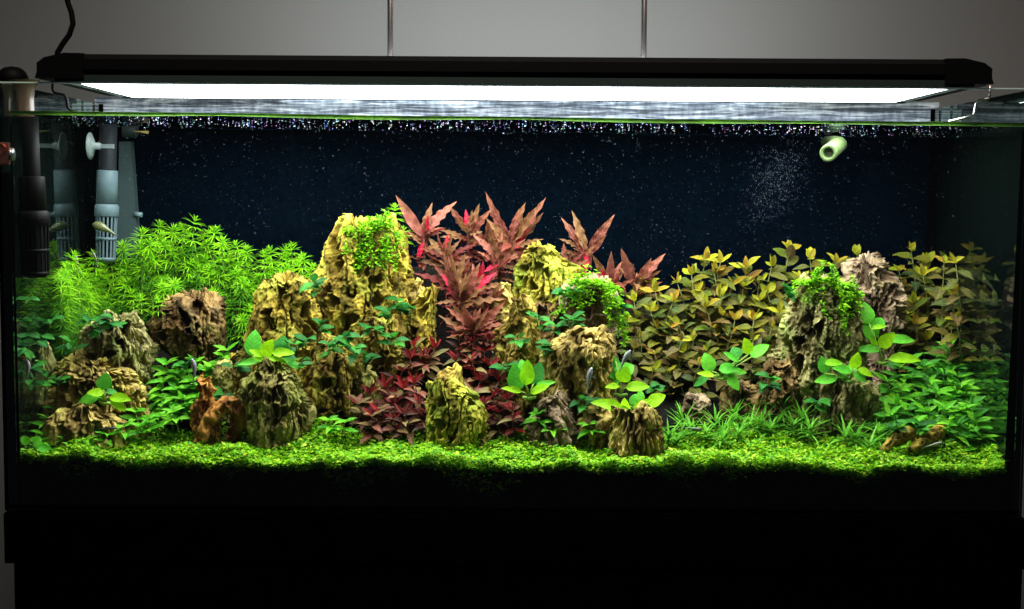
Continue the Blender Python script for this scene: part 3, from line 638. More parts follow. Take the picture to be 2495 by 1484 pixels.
def red_plant(X, Y, y, leaves, label, extra=5, cat='aquatic plant'):
    p = W(X, Y, y); b = Vector((p.x, min(y+.01, DEP-.01), 0)); b.z = min(Ts(b.x, b.y)-.002, p.z-.02)
    t = empty('red_stem_plant', b, label, cat, 'large wavy-leaved red plants'); d = p-b
    stem(t, [d*u for u in (0, .3, .6, .85, 1)], .0016, stem_brown)
    for tx, ty, k in leaves:
        dy = random.uniform(-.022, .012); q = W(tx, ty, y+dy)-b; a0 = d - d.normalized()*random.uniform(0, .012) if d.length > .03 else d
        v = q-a0; s = v.length/.05; 
        nrm = Vector((random.uniform(-.7, .7), -.9, .55)) if abs(v.x) < abs(v.z)*1.2 else Vector((random.uniform(-.3, .3), -.6, .8))
        put('leaf', random.choice(AR[k][:3]), t, frame(v, nrm, a0, s, random.uniform(.72, .95)*min(1.2, max(.7, s))))
    for i in range(extra+4):
        s = random.uniform(.55, .95); nb = Vector((random.uniform(-.8, .8), -.8, .6))
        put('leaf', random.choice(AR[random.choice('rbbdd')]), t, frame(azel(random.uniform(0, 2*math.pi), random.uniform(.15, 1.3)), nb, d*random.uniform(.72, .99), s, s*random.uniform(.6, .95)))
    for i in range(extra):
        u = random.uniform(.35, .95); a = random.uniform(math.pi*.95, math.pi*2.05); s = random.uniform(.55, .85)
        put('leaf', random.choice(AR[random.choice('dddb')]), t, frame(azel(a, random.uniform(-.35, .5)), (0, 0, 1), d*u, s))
red_plant(1033, 572, .275, [(963, 475, 'r'), (1103, 480, 'r'), (1043, 489, 'b'), (1015, 545, 'c'), (1071, 545, 'r'), (1012, 640, 'c'), (1058, 640, 'd'), (1090, 560, 'd'), (990, 560, 'd'), (1040, 520, 'c')], 'tall red plant right of the moss-topped tower, leftmost red crown', 5)
red_plant(1140, 566, .285, [(1089, 501, 'r'), (1173, 496, 'b'), (1138, 508, 'c'), (1075, 565, 'b'), (1150, 640, 'd'), (1193, 510, 'r'), (1120, 600, 'd'), (1180, 570, 'b'), (1160, 530, 'r')], 'shorter dark red crown behind, second red crown from left', 6)
red_plant(1245, 590, .275, [(1179, 468, 'r'), (1276, 491, 'b'), (1262, 508, 'r'), (1341, 487, 'r'), (1330, 524, 'b'), (1315, 503, 'b'), (1290, 552, 'c'), (1318, 570, 'b'), (1187, 531, 'b'), (1270, 600, 'c'), (1222, 540, 'r'), (1300, 600, 'b'), (1225, 650, 'd')], 'tallest red plant in the centre with long upright salmon leaves', 6)
red_plant(1215, 635, .255, [(1157, 562, 'r'), (1198, 545, 'b'), (1222, 562, 'r'), (1268, 662, 'b'), (1180, 660, 'c'), (1250, 595, 'c'), (1165, 610, 'r'), (1260, 620, 'r'), (1190, 690, 'd'), (1235, 700, 'd')], 'red plant just in front of the tallest one in the centre', 5)
red_plant(1122, 728, .19, [(1078, 613, 'r'), (1081, 660, 'c'), (1203, 652, 'c'), (1168, 640, 'r'), (1106, 615, 'b'), (1236, 722, 'b'), (1055, 738, 'b'), (1092, 690, 'r'), (1180, 668, 'r'), (1130, 660, 'b'), (1195, 700, 'b'), (1150, 790, 'd'), (1090, 780, 'd')], 'bright crimson leaved plant in front at centre with pink wavy leaves', 5)
red_plant(1428, 615, .29, [(1369, 527, 'r'), (1397, 512, 'b'), (1405, 530, 'r'), (1498, 522, 'r'), (1470, 585, 'b'), (1425, 680, 'c'), (1366, 570, 'b'), (1480, 570, 'r'), (1400, 600, 'r'), (1440, 660, 'd'), (1450, 575, 'r')], 'red crown rising behind the mossy brown stone right of centre', 5)
red_plant(1486, 684, .275, [(1444, 618, 'b'), (1488, 606, 'r'), (1513, 634, 'r'), (1462, 655, 'c'), (1430, 660, 'r'), (1520, 670, 'r'), (1490, 650, 'c')], 'small low red crown above the moss right of centre', 4)
red_plant(1546, 690, .28, [(1516, 597, 'r'), (1620, 614, 'r'), (1592, 627, 'r'), (1508, 642, 'b'), (1575, 665, 'b'), (1535, 640, 'r'), (1610, 655, 'b')], 'rightmost red crown beside the yellow-olive stem plants', 4)
red_plant(1150, 800, .17, [(1088, 745, 'd'), (1060, 775, 'b'), (1228, 730, 'd'), (1225, 775, 'd'), (1188, 745, 'd'), (1085, 815, 'd'), (1215, 815, 'd'), (1130, 750, 'd'), (1160, 755, 'd'), (1190, 790, 'c'), (1110, 790, 'd')], 'dark maroon plant below the bright crimson one at centre', 8)
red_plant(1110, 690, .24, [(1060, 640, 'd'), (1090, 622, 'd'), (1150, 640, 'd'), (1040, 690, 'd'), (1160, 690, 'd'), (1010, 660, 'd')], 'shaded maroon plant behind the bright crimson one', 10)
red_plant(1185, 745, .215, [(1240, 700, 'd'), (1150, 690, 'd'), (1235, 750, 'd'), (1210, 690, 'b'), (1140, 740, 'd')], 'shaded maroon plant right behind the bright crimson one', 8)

def fan(X, Y, ks, r=1): return [(X+math.cos(a)*random.uniform(45, 85)*r, Y-abs(math.sin(a))*random.uniform(45, 80)*r+random.uniform(-5, 12), k) for k, a in zip(ks, [math.pi*(i+.5)/len(ks) for i in range(len(ks))])]
for X, Y, y, ks, lab in [(1085, 618, .262, 'rdbcrbd', 'mid-height red crown filling the gap beside the tower'), (1290, 652, .262, 'drbrbd', 'brownish red crown low behind the crested yellow-green stone'), (1190, 600, .295, 'brdrb', 'rear red crown half hidden in the middle of the clump'), (1375, 655, .285, 'bdrbr', 'low brownish red crown between the crested stone and moss'), (1165, 700, .225, 'rdcrbd', 'lower red crown right of the bright crimson plant')]:
    red_plant(X, Y, y, fan(X, Y, ks), lab, 6)

# ------------------------------------------------------------------ small stem-plant builder
def rosette_plant(name, X, Y, y, label, cat, group, leafs, stem_m, nodes_, n_per, gap, elev, sc=1.0, top_leafs=None, base_r=.0009, opp=False, tilt=.2):
    p = W(X, Y, y); p.x = min(max(p.x, XL+.024), XR-.025); b = Vector((p.x+random.uniform(-.008, .008), y+random.uniform(-.004, .01), 0))
    b.y = min(b.y, DEP-.012); b.x = min(max(b.x, XL+.012), XR-.012); b.z = min(Ts(b.x, b.y)-.003, p.z-.012)
    t = empty(name, b, label, cat, group); d = p-b
    bn = Vector((random.uniform(-.012, .012), random.uniform(-.008, .004), 0))*min(1, d.length/.08); fd = lambda u: d*u + bn*math.sin(math.pi*u)
    stem(t, [fd(u) for u in (0, .2, .4, .6, .8, 1)], base_r, stem_m); a0 = random.uniform(0, 6.28)
    for i in range(nodes_):
        u = 1-i*gap/max(d.length, .02)
        if u < .1: break
        n = n_per if not opp else 2+(2 if i == 0 else 0)
        for j in range(n):
            a = a0 + (i*math.pi/2 if opp else i*.5) + (j*math.pi*(1 if (not opp or j < 2) else 1) if opp and j < 2 else (j*2*math.pi/n if not opp else math.pi/2+j*math.pi)) + random.uniform(-.25, .25)
            e = elev[min(i, len(elev)-1)] + random.uniform(-tilt, tilt)
            if opp and i == 0 and j >= 2: e += .45
            s = sc*random.uniform(.8, 1.15)*(.75 if i == 0 else 1)
            if opp and i == 0 and j >= 2: s *= .8
            ms = top_leafs if (top_leafs and i == 0) else leafs
            put('leaf', random.choice(ms), t, frame(azel(a, e), (random.uniform(-.3, .3), -.5, .85), fd(u), s, s*random.uniform(.85, 1.15)))
    return t

# yellow-olive broad-leaved stems (right)
y_top = leafmat('yellow_leaf', [(.24, .23, .006), (.17, .21, .006), (.24, .125, .012), (.12, .18, .006)], .42, vein=(.42, .3, .04), sec=.005, veinw=.0006)
y_low = leafmat('olive_leaf', [(.07, .09, .008), (.115, .105, .008), (.045, .085, .008), (.115, .055, .012), (.025, .065, .010)], .4, vein=(.26, .2, .03), sec=.005, veinw=.0006)
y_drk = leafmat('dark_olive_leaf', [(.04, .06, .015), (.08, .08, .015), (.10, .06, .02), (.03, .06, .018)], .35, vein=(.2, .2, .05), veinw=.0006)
def fam(m_, Ln, Wd, shape='ovate', arch=(.1, .5, .9), wave=.06, pet=.08, n=8, fold=.3):
    return [leafmesh('leaf', m_, Ln=Ln, Wd=Wd, n=n, shape=shape, fold=fold, arch=a, wave=wave, wk=9, pet=pet, seed=i, half=2) for i, a in enumerate(arch)]
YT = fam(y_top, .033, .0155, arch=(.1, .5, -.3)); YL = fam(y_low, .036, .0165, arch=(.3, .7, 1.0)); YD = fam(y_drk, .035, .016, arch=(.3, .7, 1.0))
LUD = [(1720, 633), (1685, 670), (1818, 652), (1923, 612), (1596, 710), (1783, 698), (1720, 750), (1851, 733), (1585, 759), (1526, 785), (1652, 792), (1790, 780), (1837, 780), (1900, 761), (1974, 632), (2037, 640), (1596, 864), (1664, 859), (1630, 800), (1783, 815), (1559, 824), (1560, 720), (1640, 735), (1755, 640), (1740, 800), (1690, 830), (1545, 850), (1625, 905), (1590, 905), (1705, 890), (1850, 690), (1950, 680), (1880, 650), (1650, 690), (1575, 690), (1620, 740), (1700, 710), (1755, 725), (1810, 700), (1870, 715), (1740, 665), (1660, 830), (1720, 855), (1760, 770), (1880, 800), (1835, 830), (1545, 735), (1600, 800)]
for t, o_, r_ in rows([(x, y_, .315-.13*max(0, (y_-600))/300+random.uniform(-.012, .012)) for x, y_ in LUD], 9):
    lo = t[1] > 790
    rosette_plant('broad_leaved_stem_plant', t[0], t[1], t[2], f'yellow-olive stem plant, {o_} in {r_} row left of grey tower', 'aquatic plant', 'yellow-olive stems left of the grey tower', YL+YD[:1] if not lo else YL+YD, stem_olive, 8, 2, .0105, (.6, .4, .2, .05), random.uniform(.7, 1.0) if not lo else .72, YT if not lo else YT+YL, opp=True, tilt=.55)
LUD2 = [(2220, 612, .32), (2249, 672, .3), (2225, 738, .28), (2230, 790, .26), (2088, 622, .33), (2190, 660, .33), (2270, 640, .33), (2275, 720, .31), (2170, 800, .3), (2255, 830, .27), (2300, 690, .345), (2290, 780, .33), (2245, 745, .34), (2200, 700, .345), (2345, 640, .2), (2325, 720, .2), (2300, 640, .24), (2350, 780, .19), (2215, 770, .3)]  # stems nearest the right pane added in place of reflected ones
for t, o_, r_ in rows(LUD2, 5):
    rosette_plant('broad_leaved_stem_plant', t[0], t[1], t[2], f'yellow-olive stem plant, {o_} in {r_} row right of grey tower, where stems nearest the pane are added for reflected ones', 'aquatic plant', 'yellow-olive stems right of the grey tower, those nearest the right pane added in place of reflected ones', YL+YD, stem_olive, 8, 2, .011, (.55, .35, .15), random.uniform(.75, .95), YT, opp=True, tilt=.5)
dk = []
tries = 0
while len(dk) < 26 and tries < 4000:
    tries += 1; x = random.uniform(1530, 1880); y_ = random.uniform(760, 945)
    if all((x-q[0])**2+(y_-q[1])**2 > 38**2 for q in dk): dk.append((x, y_, .285-.13*(y_-760)/185+.02))
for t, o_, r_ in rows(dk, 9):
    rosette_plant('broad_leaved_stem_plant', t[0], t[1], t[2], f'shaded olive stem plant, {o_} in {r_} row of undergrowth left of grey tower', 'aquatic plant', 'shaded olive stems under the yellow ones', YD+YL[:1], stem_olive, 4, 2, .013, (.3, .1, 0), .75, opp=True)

# small dark red bushes in the middle
s_red = leafmat('deep_red_leaf', [(.06, .005, .004), (.20, .008, .008), (.035, .005, .004), (.09, .010, .006)], .4, vein=(.4, .06, .05), veinw=.0004)
s_pale = leafmat('olive_pink_leaf', [(.22, .11, .05), (.17, .16, .045), (.18, .055, .035), (.06, .018, .009), (.035, .009, .005)], .35, vein=(.4, .25, .15), veinw=.0004)
SR = fam(s_red, .025, .0086, 'lance', (.2, .6, -.2), .05, .05, 6); SP = fam(s_pale, .026, .0092, 'lance', (.4, .9, 1.2), .05, .05, 6)
REDS = [(870, 985), (900, 960), (925, 1005), (960, 985), (985, 1010), (1010, 935), (1020, 985), (960, 1025), (905, 1015), (1000, 875), (1035, 870), (980, 905), (1110, 880), (1060, 850), (1150, 880), (1180, 860), (1195, 895), (1170, 930), (1205, 965), (1235, 975), (1215, 1005), (1180, 985), (1250, 1000), (1150, 960), (1195, 830), (1120, 830), (1010, 845), (1040, 1020), (940, 945), (1155, 835), (1215, 930), (985, 950)]
for t, o_, r_ in rows([(x, y_, float(np.interp(y_, [820, 900, 960, 1030], [.17, .14, .11, .085]))+random.uniform(-.008, .008)) for x, y_ in REDS], 10):
    k = random.random()
    rosette_plant('small_red_plant', t[0], t[1], t[2], f'small dark red bushy plant, {o_} in {r_} row between the central stones', 'aquatic plant', 'small red bushes between the central stones', SP+SR[:1], stem_brown, 3, 5, .012, (.85, .4, .1), 1.0, SR if k < .6 else SP+SR, tilt=.25)

# bright green lance-leaved plants: mid-left and right
g_lt = leafmat('fresh_green_leaf', [(.06, .30, .012), (.11, .40, .014), (.17, .46, .016), (.05, .24, .014)], .42, vein=(.2, .5, .08), veinw=.0004)
g_dk = leafmat('deep_green_leaf', [(.025, .13, .012), (.04, .19, .014), (.07, .25, .015)], .38, vein=(.08, .3, .06), veinw=.0004)
GL = fam(g_lt, .026, .0098, 'lance', (.3, .7, 1.0), .04, .05, 6); GD = fam(g_dk, .028, .0102, 'lance', (.3, .7, 1.0), .04, .05, 6)
HML = [(405, 890), (440, 905), (475, 885), (500, 905), (395, 930), (430, 950), (465, 930), (495, 945), (410, 985), (445, 975), (480, 970), (385, 965), (520, 900), (545, 870), (555, 855)]
for t, o_, r_ in rows([(x, y_, float(np.interp(y_, [850, 990], [.165, .105]))) for x, y_ in HML], 5):
    rosette_plant('green_lance_plant', t[0], t[1], t[2], f'fresh green lance-leaved plant, {o_} in {r_} row behind the orange stones', 'aquatic plant', 'green lance plants behind the orange stones', GL, stem_green, 3, 6, .009, (.6, .2, 0), random.uniform(.8, 1.1), tilt=.4)
HFL = [(140, 1000), (90, 1020), (265, 1060), (300, 1040), (75, 1075), (105, 1060), (150, 1045), (180, 1030), (205, 1035), (245, 1025), (330, 1005), (365, 1030), (390, 1015), (340, 1040), (165, 1075), (205, 1075), (115, 1090), (420, 1005)]
for t, o_, r_ in rows([(x, y_, float(np.interp(y_, [1000, 1090], [.09, .035]))) for x, y_ in HFL], 5):
    rosette_plant('green_lance_plant', t[0], t[1], t[2], f'young green sprout, {o_} in {r_} row before the front left stones', 'aquatic plant', 'green sprouts in the front left corner', GL, stem_green, 2, 5, .009, (.55, .2), .95)
HR = [(2215, 880), (2250, 895), (2290, 870), (2225, 920), (2265, 930), (2300, 915), (2330, 900), (2195, 950), (2240, 965), (2285, 960), (2330, 950), (2370, 940), (2210, 1000), (2255, 1005), (2300, 1000), (2340, 1000), (2380, 990), (2420, 1000), (2275, 1035), (2330, 1035), (2380, 1030), (2410, 1045), (2180, 985), (2400, 950), (2350, 870), (2425, 960), (2310, 850), (2165, 1015), (2230, 1030), (2190, 900), (2160, 930), (2430, 920), (2400, 900), (2380, 870), (2440, 1020), (2320, 880), (2360, 1050)]
for t, o_, r_ in rows([(x, y_, float(np.interp(y_, [850, 950, 1045], [.23, .15, .09]))) for x, y_ in HR], 8):
    rosette_plant('green_lance_plant', t[0], t[1], t[2], f'green lance-leaved plant, {o_} in {r_} row of the right corner bush', 'aquatic plant', 'green lance plants in the right corner', GL+GD[:1] if t[1] > 900 else GD+GL, stem_green, 3, 6, .011, (.6, .2, 0), random.uniform(.95, 1.25), tilt=.4)
# light sprouts in front of the centre stones
for i, (X, Y, y, lab) in enumerate([(800, 1025, .075, 'pale green sprout right of the broad grey-olive stone'), (840, 1030, .07, 'pale green sprout left of the red bushes on the lawn edge'), (1310, 1010, .08, 'pale green sprout before the small pinkish stone, left one'), (1350, 1030, .075, 'pale green sprout before the small pinkish stone, right one'), (1435, 1035, .075, 'pale green sprout before the low tan stone')]):
    rosette_plant('green_lance_plant', X, Y, y, lab, 'aquatic plant', None, GL, stem_green, 2, 7, .008, (.5, .15), .8)

# fine star tufts on the right lawn
tuft_m = leafmat('star_grass_leaf', [(.05, .22, .015), (.10, .32, .02), (.15, .38, .03)], .4, rough=.4)
TU = [leafmesh('leaf', tuft_m, Ln=.033, Wd=.0036, n=6, shape='needle', fold=.3, arch=a, seed=i) for i, a in enumerate((.3, .7, 1.1))]
TUF = [(1630, 1015, .07), (1690, 1005, .1), (1745, 985, .125), (1770, 1000, .11), (1830, 990, .115), (1855, 985, .12), (1905, 945, .14), (1935, 985, .11), (1955, 960, .125), (1790, 970, .14), (2085, 1035, .08), (2120, 1045, .07), (2150, 970, .12), (2165, 950, .13), (1665, 990, .12), (1880, 1000, .105), (1720, 1015, .09), (1800, 1020, .09), (1975, 1000, .1), (1895, 975, .13), (1650, 1035, .06), (2060, 1020, .085), (2140, 1010, .09), (1760, 1030, .08)]
for t, o_, r_ in rows([(x, y_, d_) for x, y_, d_ in TUF], 6):
    p = W(t[0], t[1], t[2]); z0 = Ts(p.x, t[2])-.002; z0 = min(z0, p.z-.006)
    e_ = empty('grass_tuft', (p.x, t[2], z0), f'spiky green star tuft, {o_} in {r_} row on the right lawn', 'aquatic plant', 'star tufts on the right lawn'); h = (p.z-z0)*.55
    stem(e_, [(0, 0, 0), (0, 0, h*.5), (0, 0, h)], .0009, stem_green)
    for i in range(24):
        u = random.uniform(.6, 1); put('leaf', random.choice(TU), e_, frame(azel(random.uniform(0, 6.28), random.uniform(.15, .75)+.5*(u > .8)), (0, 0, 1), (0, 0, h*u), random.uniform(.75, 1.15)))

# broad bright leaved plants with hand-placed leaves
an_y = leafmat('lime_leaf', [(.22, .50, .004), (.28, .56, .006), (.16, .46, .005)], .5, vein=(.34, .58, .03), veinw=.0004, sec=.006, satn=.22)
an_g = leafmat('broad_green_leaf', [(.045, .30, .015), (.07, .36, .02), (.11, .42, .02)], .42, vein=(.16, .48, .06), veinw=.0004, sec=.006, satn=.22)
an_d = leafmat('shaded_broad_leaf', [(.025, .17, .02), (.035, .22, .025)], .4, vein=(.08, .3, .05), veinw=.0004, sec=.006, satn=.22)
AN = {k: [leafmesh('leaf', m_, Ln=.04, Wd=.019, n=10, shape='ovate', fold=.22, arch=a, wave=.05, wk=8, pet=0, seed=i, half=2) for i, a in enumerate((.15, .5, .9))] for k, m_ in (('y', an_y), ('g', an_g), ('d', an_d))}
pet_m = pmat('pale_petiole', (.16, .30, .03), .4, .3)
def broad_plant(X, Y, y, leaves, label, name='broad_leaf_plant'):
    c = W(X, Y, y); t = empty(name, c, label, 'aquatic plant')
    b = MB().tube([(-.008, .004, -.002), (0, 0, -.003), (.008, .003, -.002)], [.0018, .0026, .0018], 7).build('rhizome', pet_m, None, True); b.parent = t
    for bx, by, tx, ty, k, wd, dy in leaves:
        a = W(bx, by, y+dy*.3)-c; q = W(tx, ty, y+dy)-c; v = q-a
        stem_ = MB().tube([(0, 0, -.002), a*.5+Vector((0, .001, .001)), a], .0008, 5).build('petiole', pet_m, None, True); stem_.parent = t
        nrm = Vector((random.uniform(-.25, .25), -.75, .65))
        if abs(v.z) > abs(v.x): nrm = Vector((random.uniform(-.3, .3), -1, .25))
        put('leaf', random.choice(AN[k][:2]), t, frame(v, nrm, a, v.length/.039, wd))
broad_plant(648, 888, .09, [(615, 868, 620, 800, 'g', 1.15, .01), (642, 868, 664, 828, 'y', .95, -.01), (640, 868, 608, 852, 'y', .5, -.012), (680, 862, 694, 818, 'd', 1.1, .012), (664, 860, 716, 858, 'y', .7, -.012), (640, 878, 580, 886, 'g', .55, -.014), (655, 872, 698, 880, 'y', .45, -.015), (690, 868, 730, 895, 'g', .7, .0), (668, 850, 705, 838, 'd', .7, .015), (645, 878, 618, 870, 'y', .4, -.012)], 'lime-green broad-leaved plant on top of the broad grey-olive stone')
broad_plant(255, 978, .07, [(252, 950, 258, 908, 'g', 1.1, .008), (252, 958, 212, 953, 'y', .65, -.012), (240, 968, 190, 972, 'g', .9, -.006), (268, 968, 315, 968, 'y', .75, -.012), (272, 970, 303, 998, 'y', .7, -.014), (245, 962, 240, 978, 'g', .6, .0), (258, 955, 285, 951, 'd', .5, .006)], 'broad-leaved plant with one tall dark leaf on the front left stone')
broad_plant(1290, 965, .08, [(1262, 952, 1252, 888, 'g', 1.15, -.004), (1278, 930, 1272, 872, 'g', .9, .01), (1282, 938, 1288, 880, 'y', 1.0, -.012), (1300, 935, 1322, 880, 'd', 1.0, .012), (1305, 942, 1350, 925, 'g', .5, -.01), (1295, 958, 1332, 935, 'y', .65, -.016), (1270, 955, 1225, 940, 'y', .5, -.01), (1310, 945, 1330, 948, 'g', .5, 0)], 'broad-leaved plant left of the big grooved tan stone')
broad_plant(1513, 958, .1, [(1500, 925, 1490, 862, 'g', 1.2, .012), (1500, 915, 1545, 885, 'g', 1.25, .006), (1512, 930, 1528, 896, 'y', 1.05, -.012), (1525, 945, 1582, 935, 'y', .85, -.008), (1510, 940, 1476, 942, 'y', .5, -.016), (1512, 925, 1478, 935, 'g', .6, .004), (1500, 880, 1482, 900, 'd', .6, .01)], 'upper broad-leaved plant at the right edge of the grooved tan stone')
broad_plant(1545, 998, .07, [(1515, 995, 1446, 972, 'y', .85, -.012), (1525, 998, 1520, 975, 'y', .6, -.016), (1545, 990, 1550, 958, 'g', .8, .006), (1560, 980, 1560, 950, 'g', .6, .01), (1545, 995, 1585, 972, 'y', .5, -.014), (1580, 985, 1620, 962, 'y', 1.0, -.006), (1535, 990, 1515, 990, 'y', .5, -.014)], 'lime broad-leaved plant rooted on the flat-topped golden block')
broad_plant(1760, 918, .15, [(1800, 872, 1785, 845, 'd', .9, .012), (1825, 862, 1818, 825, 'y', .85, -.008), (1800, 880, 1765, 858, 'g', .6, -.006), (1830, 870, 1872, 833, 'g', .9, .004), (1752, 900, 1800, 892, 'g', .9, -.006), (1755, 905, 1820, 905, 'g', .8, .004), (1775, 915, 1800, 950, 'g', .8, -.01), (1735, 905, 1715, 860, 'g', 1.0, .004), (1725, 918, 1690, 940, 'd', .6, .006), (1740, 915, 1700, 908, 'y', .5, -.006)], 'spreading broad-leaved plant among the olive stems left of grey tower')
broad_plant(2070, 925, .115, [(2010, 910, 2003, 868, 'g', .9, .004), (2010, 885, 2055, 880, 'y', .6, -.006), (2078, 898, 2092, 860, 'y', .85, -.01), (2075, 905, 2030, 895, 'g', .7, -.012), (2090, 900, 2130, 912, 'y', .6, -.008), (2080, 908, 2112, 928, 'g', .6, -.012), (2040, 920, 1985, 928, 'g', .8, .0), (2045, 905, 2065, 930, 'd', .8, .006), (2060, 905, 2095, 885, 'g', .6, .006)], 'broad-leaved plant rooted on the dark stone foot of the grey tower')
broad_plant(2150, 880, .15, [(2118, 790, 2100, 730, 'g', 1.1, .01), (2130, 828, 2110, 770, 'g', 1.1, .004), (2135, 800, 2152, 770, 'g', .9, .012), (2142, 845, 2180, 812, 'y', .95, -.01), (2160, 830, 2235, 820, 'g', .8, .004), (2145, 852, 2085, 845, 'g', .7, -.004), (2165, 875, 2245, 868, 'y', .85, -.012), (2135, 842, 2122, 825, 'y', .4, -.012), (2125, 800, 2160, 790, 'y', .4, -.006)], 'tall broad-leaved plant against the right side of the grey tower')
broad_plant(75, 1088, .022, [(75, 1085, 72, 1132, 'd', 1.0, -.004), (80, 1080, 100, 1068, 'g', .8, 0), (70, 1082, 52, 1062, 'g', .6, 0), (85, 1088, 130, 1095, 'g', .6, -.004)], 'small broad-leaved plant with a drooping leaf in the front left corner')

# small dark round-leaved plants on the stones
bu = leafmat('dark_round_leaf', [(.010, .07, .010), (.018, .12, .012), (.035, .19, .014), (.012, .08, .018)], .35, vein=(.05, .22, .06), veinw=.0003, satn=.25)
BU = fam(bu, .0205, .0108, 'ovate', (.2, .6, 1.0), .04, .1, 7)
for X, Y, y, n, lab in [(762, 700, .135, 8, 'dark round-leaved plant between the yellow stone and the tower'), (965, 742, .17, 9, 'dark round-leaved plant at the right foot of the yellow tower'), (945, 770, .15, 7, 'dark round-leaved plant on top of the middle dripping stone'), (745, 835, .12, 7, 'dark round-leaved plant under the squat yellow stone'), (730, 885, .08, 7, 'dark round-leaved plant on the right shoulder of the grey-olive stone'), (800, 850, .105, 7, 'dark round-leaved plant on the left end of the hollowed stone'), (838, 825, .115, 8, 'lighter round-leaved plant above the hollowed brown stone'), (862, 855, .105, 7, 'round-leaved plant on the right end of the hollowed stone'), (1310, 782, .13, 8, 'dark round-leaved plant right of the narrow fluted stone'), (1350, 800, .14, 8, 'dark round-leaved plant behind the grooved tan stone'), (1390, 790, .145, 8, 'round-leaved plant above the ridge of the grooved tan stone'), (1385, 715, .16, 8, 'bright round-leaved plant left of the mossy brown stone'), (275, 785, .11, 8, 'dark round-leaved plant on the crown of the grey-green stone'), (240, 812, .11, 6, 'dark round-leaved plant lower on the grey-green stone'), (180, 845, .1, 7, 'dark round-leaved plant left of the grey-green stone'), (140, 930, .075, 6, 'dark round-leaved plant on the ragged brown-tan stone'), (85, 930, .06, 6, 'dark round-leaved plant near the left pane, lower'), (65, 800, .2, 8, 'shaded round-leaved plant near the left pane, upper'), (540, 972, .1, 6, 'dark round-leaved plant behind the arched orange stone'), (1922, 712, .15, 7, 'bright round-leaved plant at the left shoulder of the grey tower'), (1510, 760, .17, 7, 'round-leaved plant right of the mossy brown stone'), (225, 790, .12, 6, 'round-leaved plant at the left edge of the grey-green crown'), (70, 740, .09, 7, 'round-leaved plant high beside the left pane under the bush'), (120, 780, .12, 7, 'round-leaved plant left above the grey-green stone'), (95, 830, .08, 7, 'round-leaved plant above the dim stone by the left pane'), (455, 890, .14, 7, 'round-leaved plant at the foot of the dark brown stone'), (890, 870, .13, 6, 'round-leaved plant at the foot of the middle dripping stone'), (1340, 850, .11, 6, 'round-leaved plant at the left shoulder of the grooved tan stone'), (1265, 830, .12, 6, 'round-leaved plant low on the narrow fluted stone'), (960, 830, .13, 6, 'round-leaved plant on the right side of the dripping stone'), (905, 800, .14, 6, 'round-leaved plant in the gap left of the middle dripping stone'), (1000, 760, .17, 7, 'round-leaved plant right below the smooth pale stone tip'), (705, 840, .1, 6, 'dark round-leaved plant just right of the lime plant on the grey-olive stone'), (780, 800, .14, 6, 'dark round-leaved plant in the gap under the tall tower'), (575, 900, .1, 6, 'round-leaved plant left of the small ochre stone lobe'), (60, 860, .03, 6, 'round-leaved plant by the left pane, middle one'), (110, 900, .06, 6, 'round-leaved plant left of the ragged brown-tan stone'), (1230, 900, .12, 6, 'round-leaved plant at the foot of the narrow fluted stone'), (1420, 985, .085, 6, 'round-leaved plant under the big grooved tan stone'), (1870, 930, .12, 7, 'round-leaved plant on the lumpy dark brown stone'), (1990, 985, .12, 6, 'round-leaved plant at the left of the dark stone foot'), (1600, 940, .12, 7, 'round-leaved plant among the lowest olive stems'), (2180, 1040, .06, 8, 'bluish round-leaved plant above the yellow shards'), (2240, 1045, .07, 8, 'round-leaved plant behind the second yellow shard')]:
    p = W(X, Y, y); t = empty('round_leaf_plant', p, lab, 'aquatic plant')
    stem(t, [(-.004, .012, -.012), (0, .004, -.006), (0, 0, 0)], .001, stem_green)
    for i in range(n):
        a = random.uniform(math.pi*.85, math.pi*2.15); put('leaf', random.choice(BU), t, frame(azel(a, random.uniform(-.1, .8)), (0, -.5, 1), (random.uniform(-.004, .004), random.uniform(-.003, .003), random.uniform(-.006, .006)), random.uniform(.75, 1.15)))

# ------------------------------------------------------------------ carpet and moss (uncountable)
def scatter(name, pts, size, mat, flat=.5, wid=.42, label=None, kind='stuff', arch=.3):
    n = len(pts); az = rng.uniform(0, 2*np.pi, n); el = rng.uniform(-.35, 1.1, n)*(1-flat)+.15; s = size*rng.uniform(.6, 1.3, n); rl = rng.uniform(-.8, .8, n)
    d = np.stack([np.cos(az)*np.cos(el), np.sin(az)*np.cos(el), np.sin(el)], 1)
    y = np.stack([-np.sin(az), np.cos(az), 0*az], 1); z = np.cross(d, y); y = y*np.cos(rl)[:, None]+z*np.sin(rl)[:, None]; z = np.cross(d, y)
    S_ = s[:, None]; w_ = S_*wid/2
    v = np.stack([pts, pts+d*S_*.45+y*w_+z*S_*.1, pts+d*S_-z*S_*arch, pts+d*S_*.45-y*w_+z*S_*.1, pts+d*S_*.55], 1).reshape(-1, 3)
    k = np.arange(n)[:, None]*5; f = np.concatenate([k+np.array([0, 1, 4]), k+np.array([1, 2, 4]), k+np.array([2, 3, 4]), k+np.array([3, 0, 4])], 0)
    m_ = bpy.data.meshes.new(name); m_.vertices.add(len(v)); m_.vertices.foreach_set('co', v.ravel().astype(np.float32))
    nf = len(f); m_.loops.add(nf*3); m_.loops.foreach_set('vertex_index', f.ravel().astype(np.int32)); m_.polygons.add(nf)
    m_.polygons.foreach_set('loop_start', np.arange(0, nf*3, 3, dtype=np.int32)); m_.update(calc_edges=True); m_.validate(); m_.materials.append(mat)
    o = bpy.data.objects.new(name, m_); C.objects.link(o); o['kind'] = kind
    if label: o['label'] = label
    return o
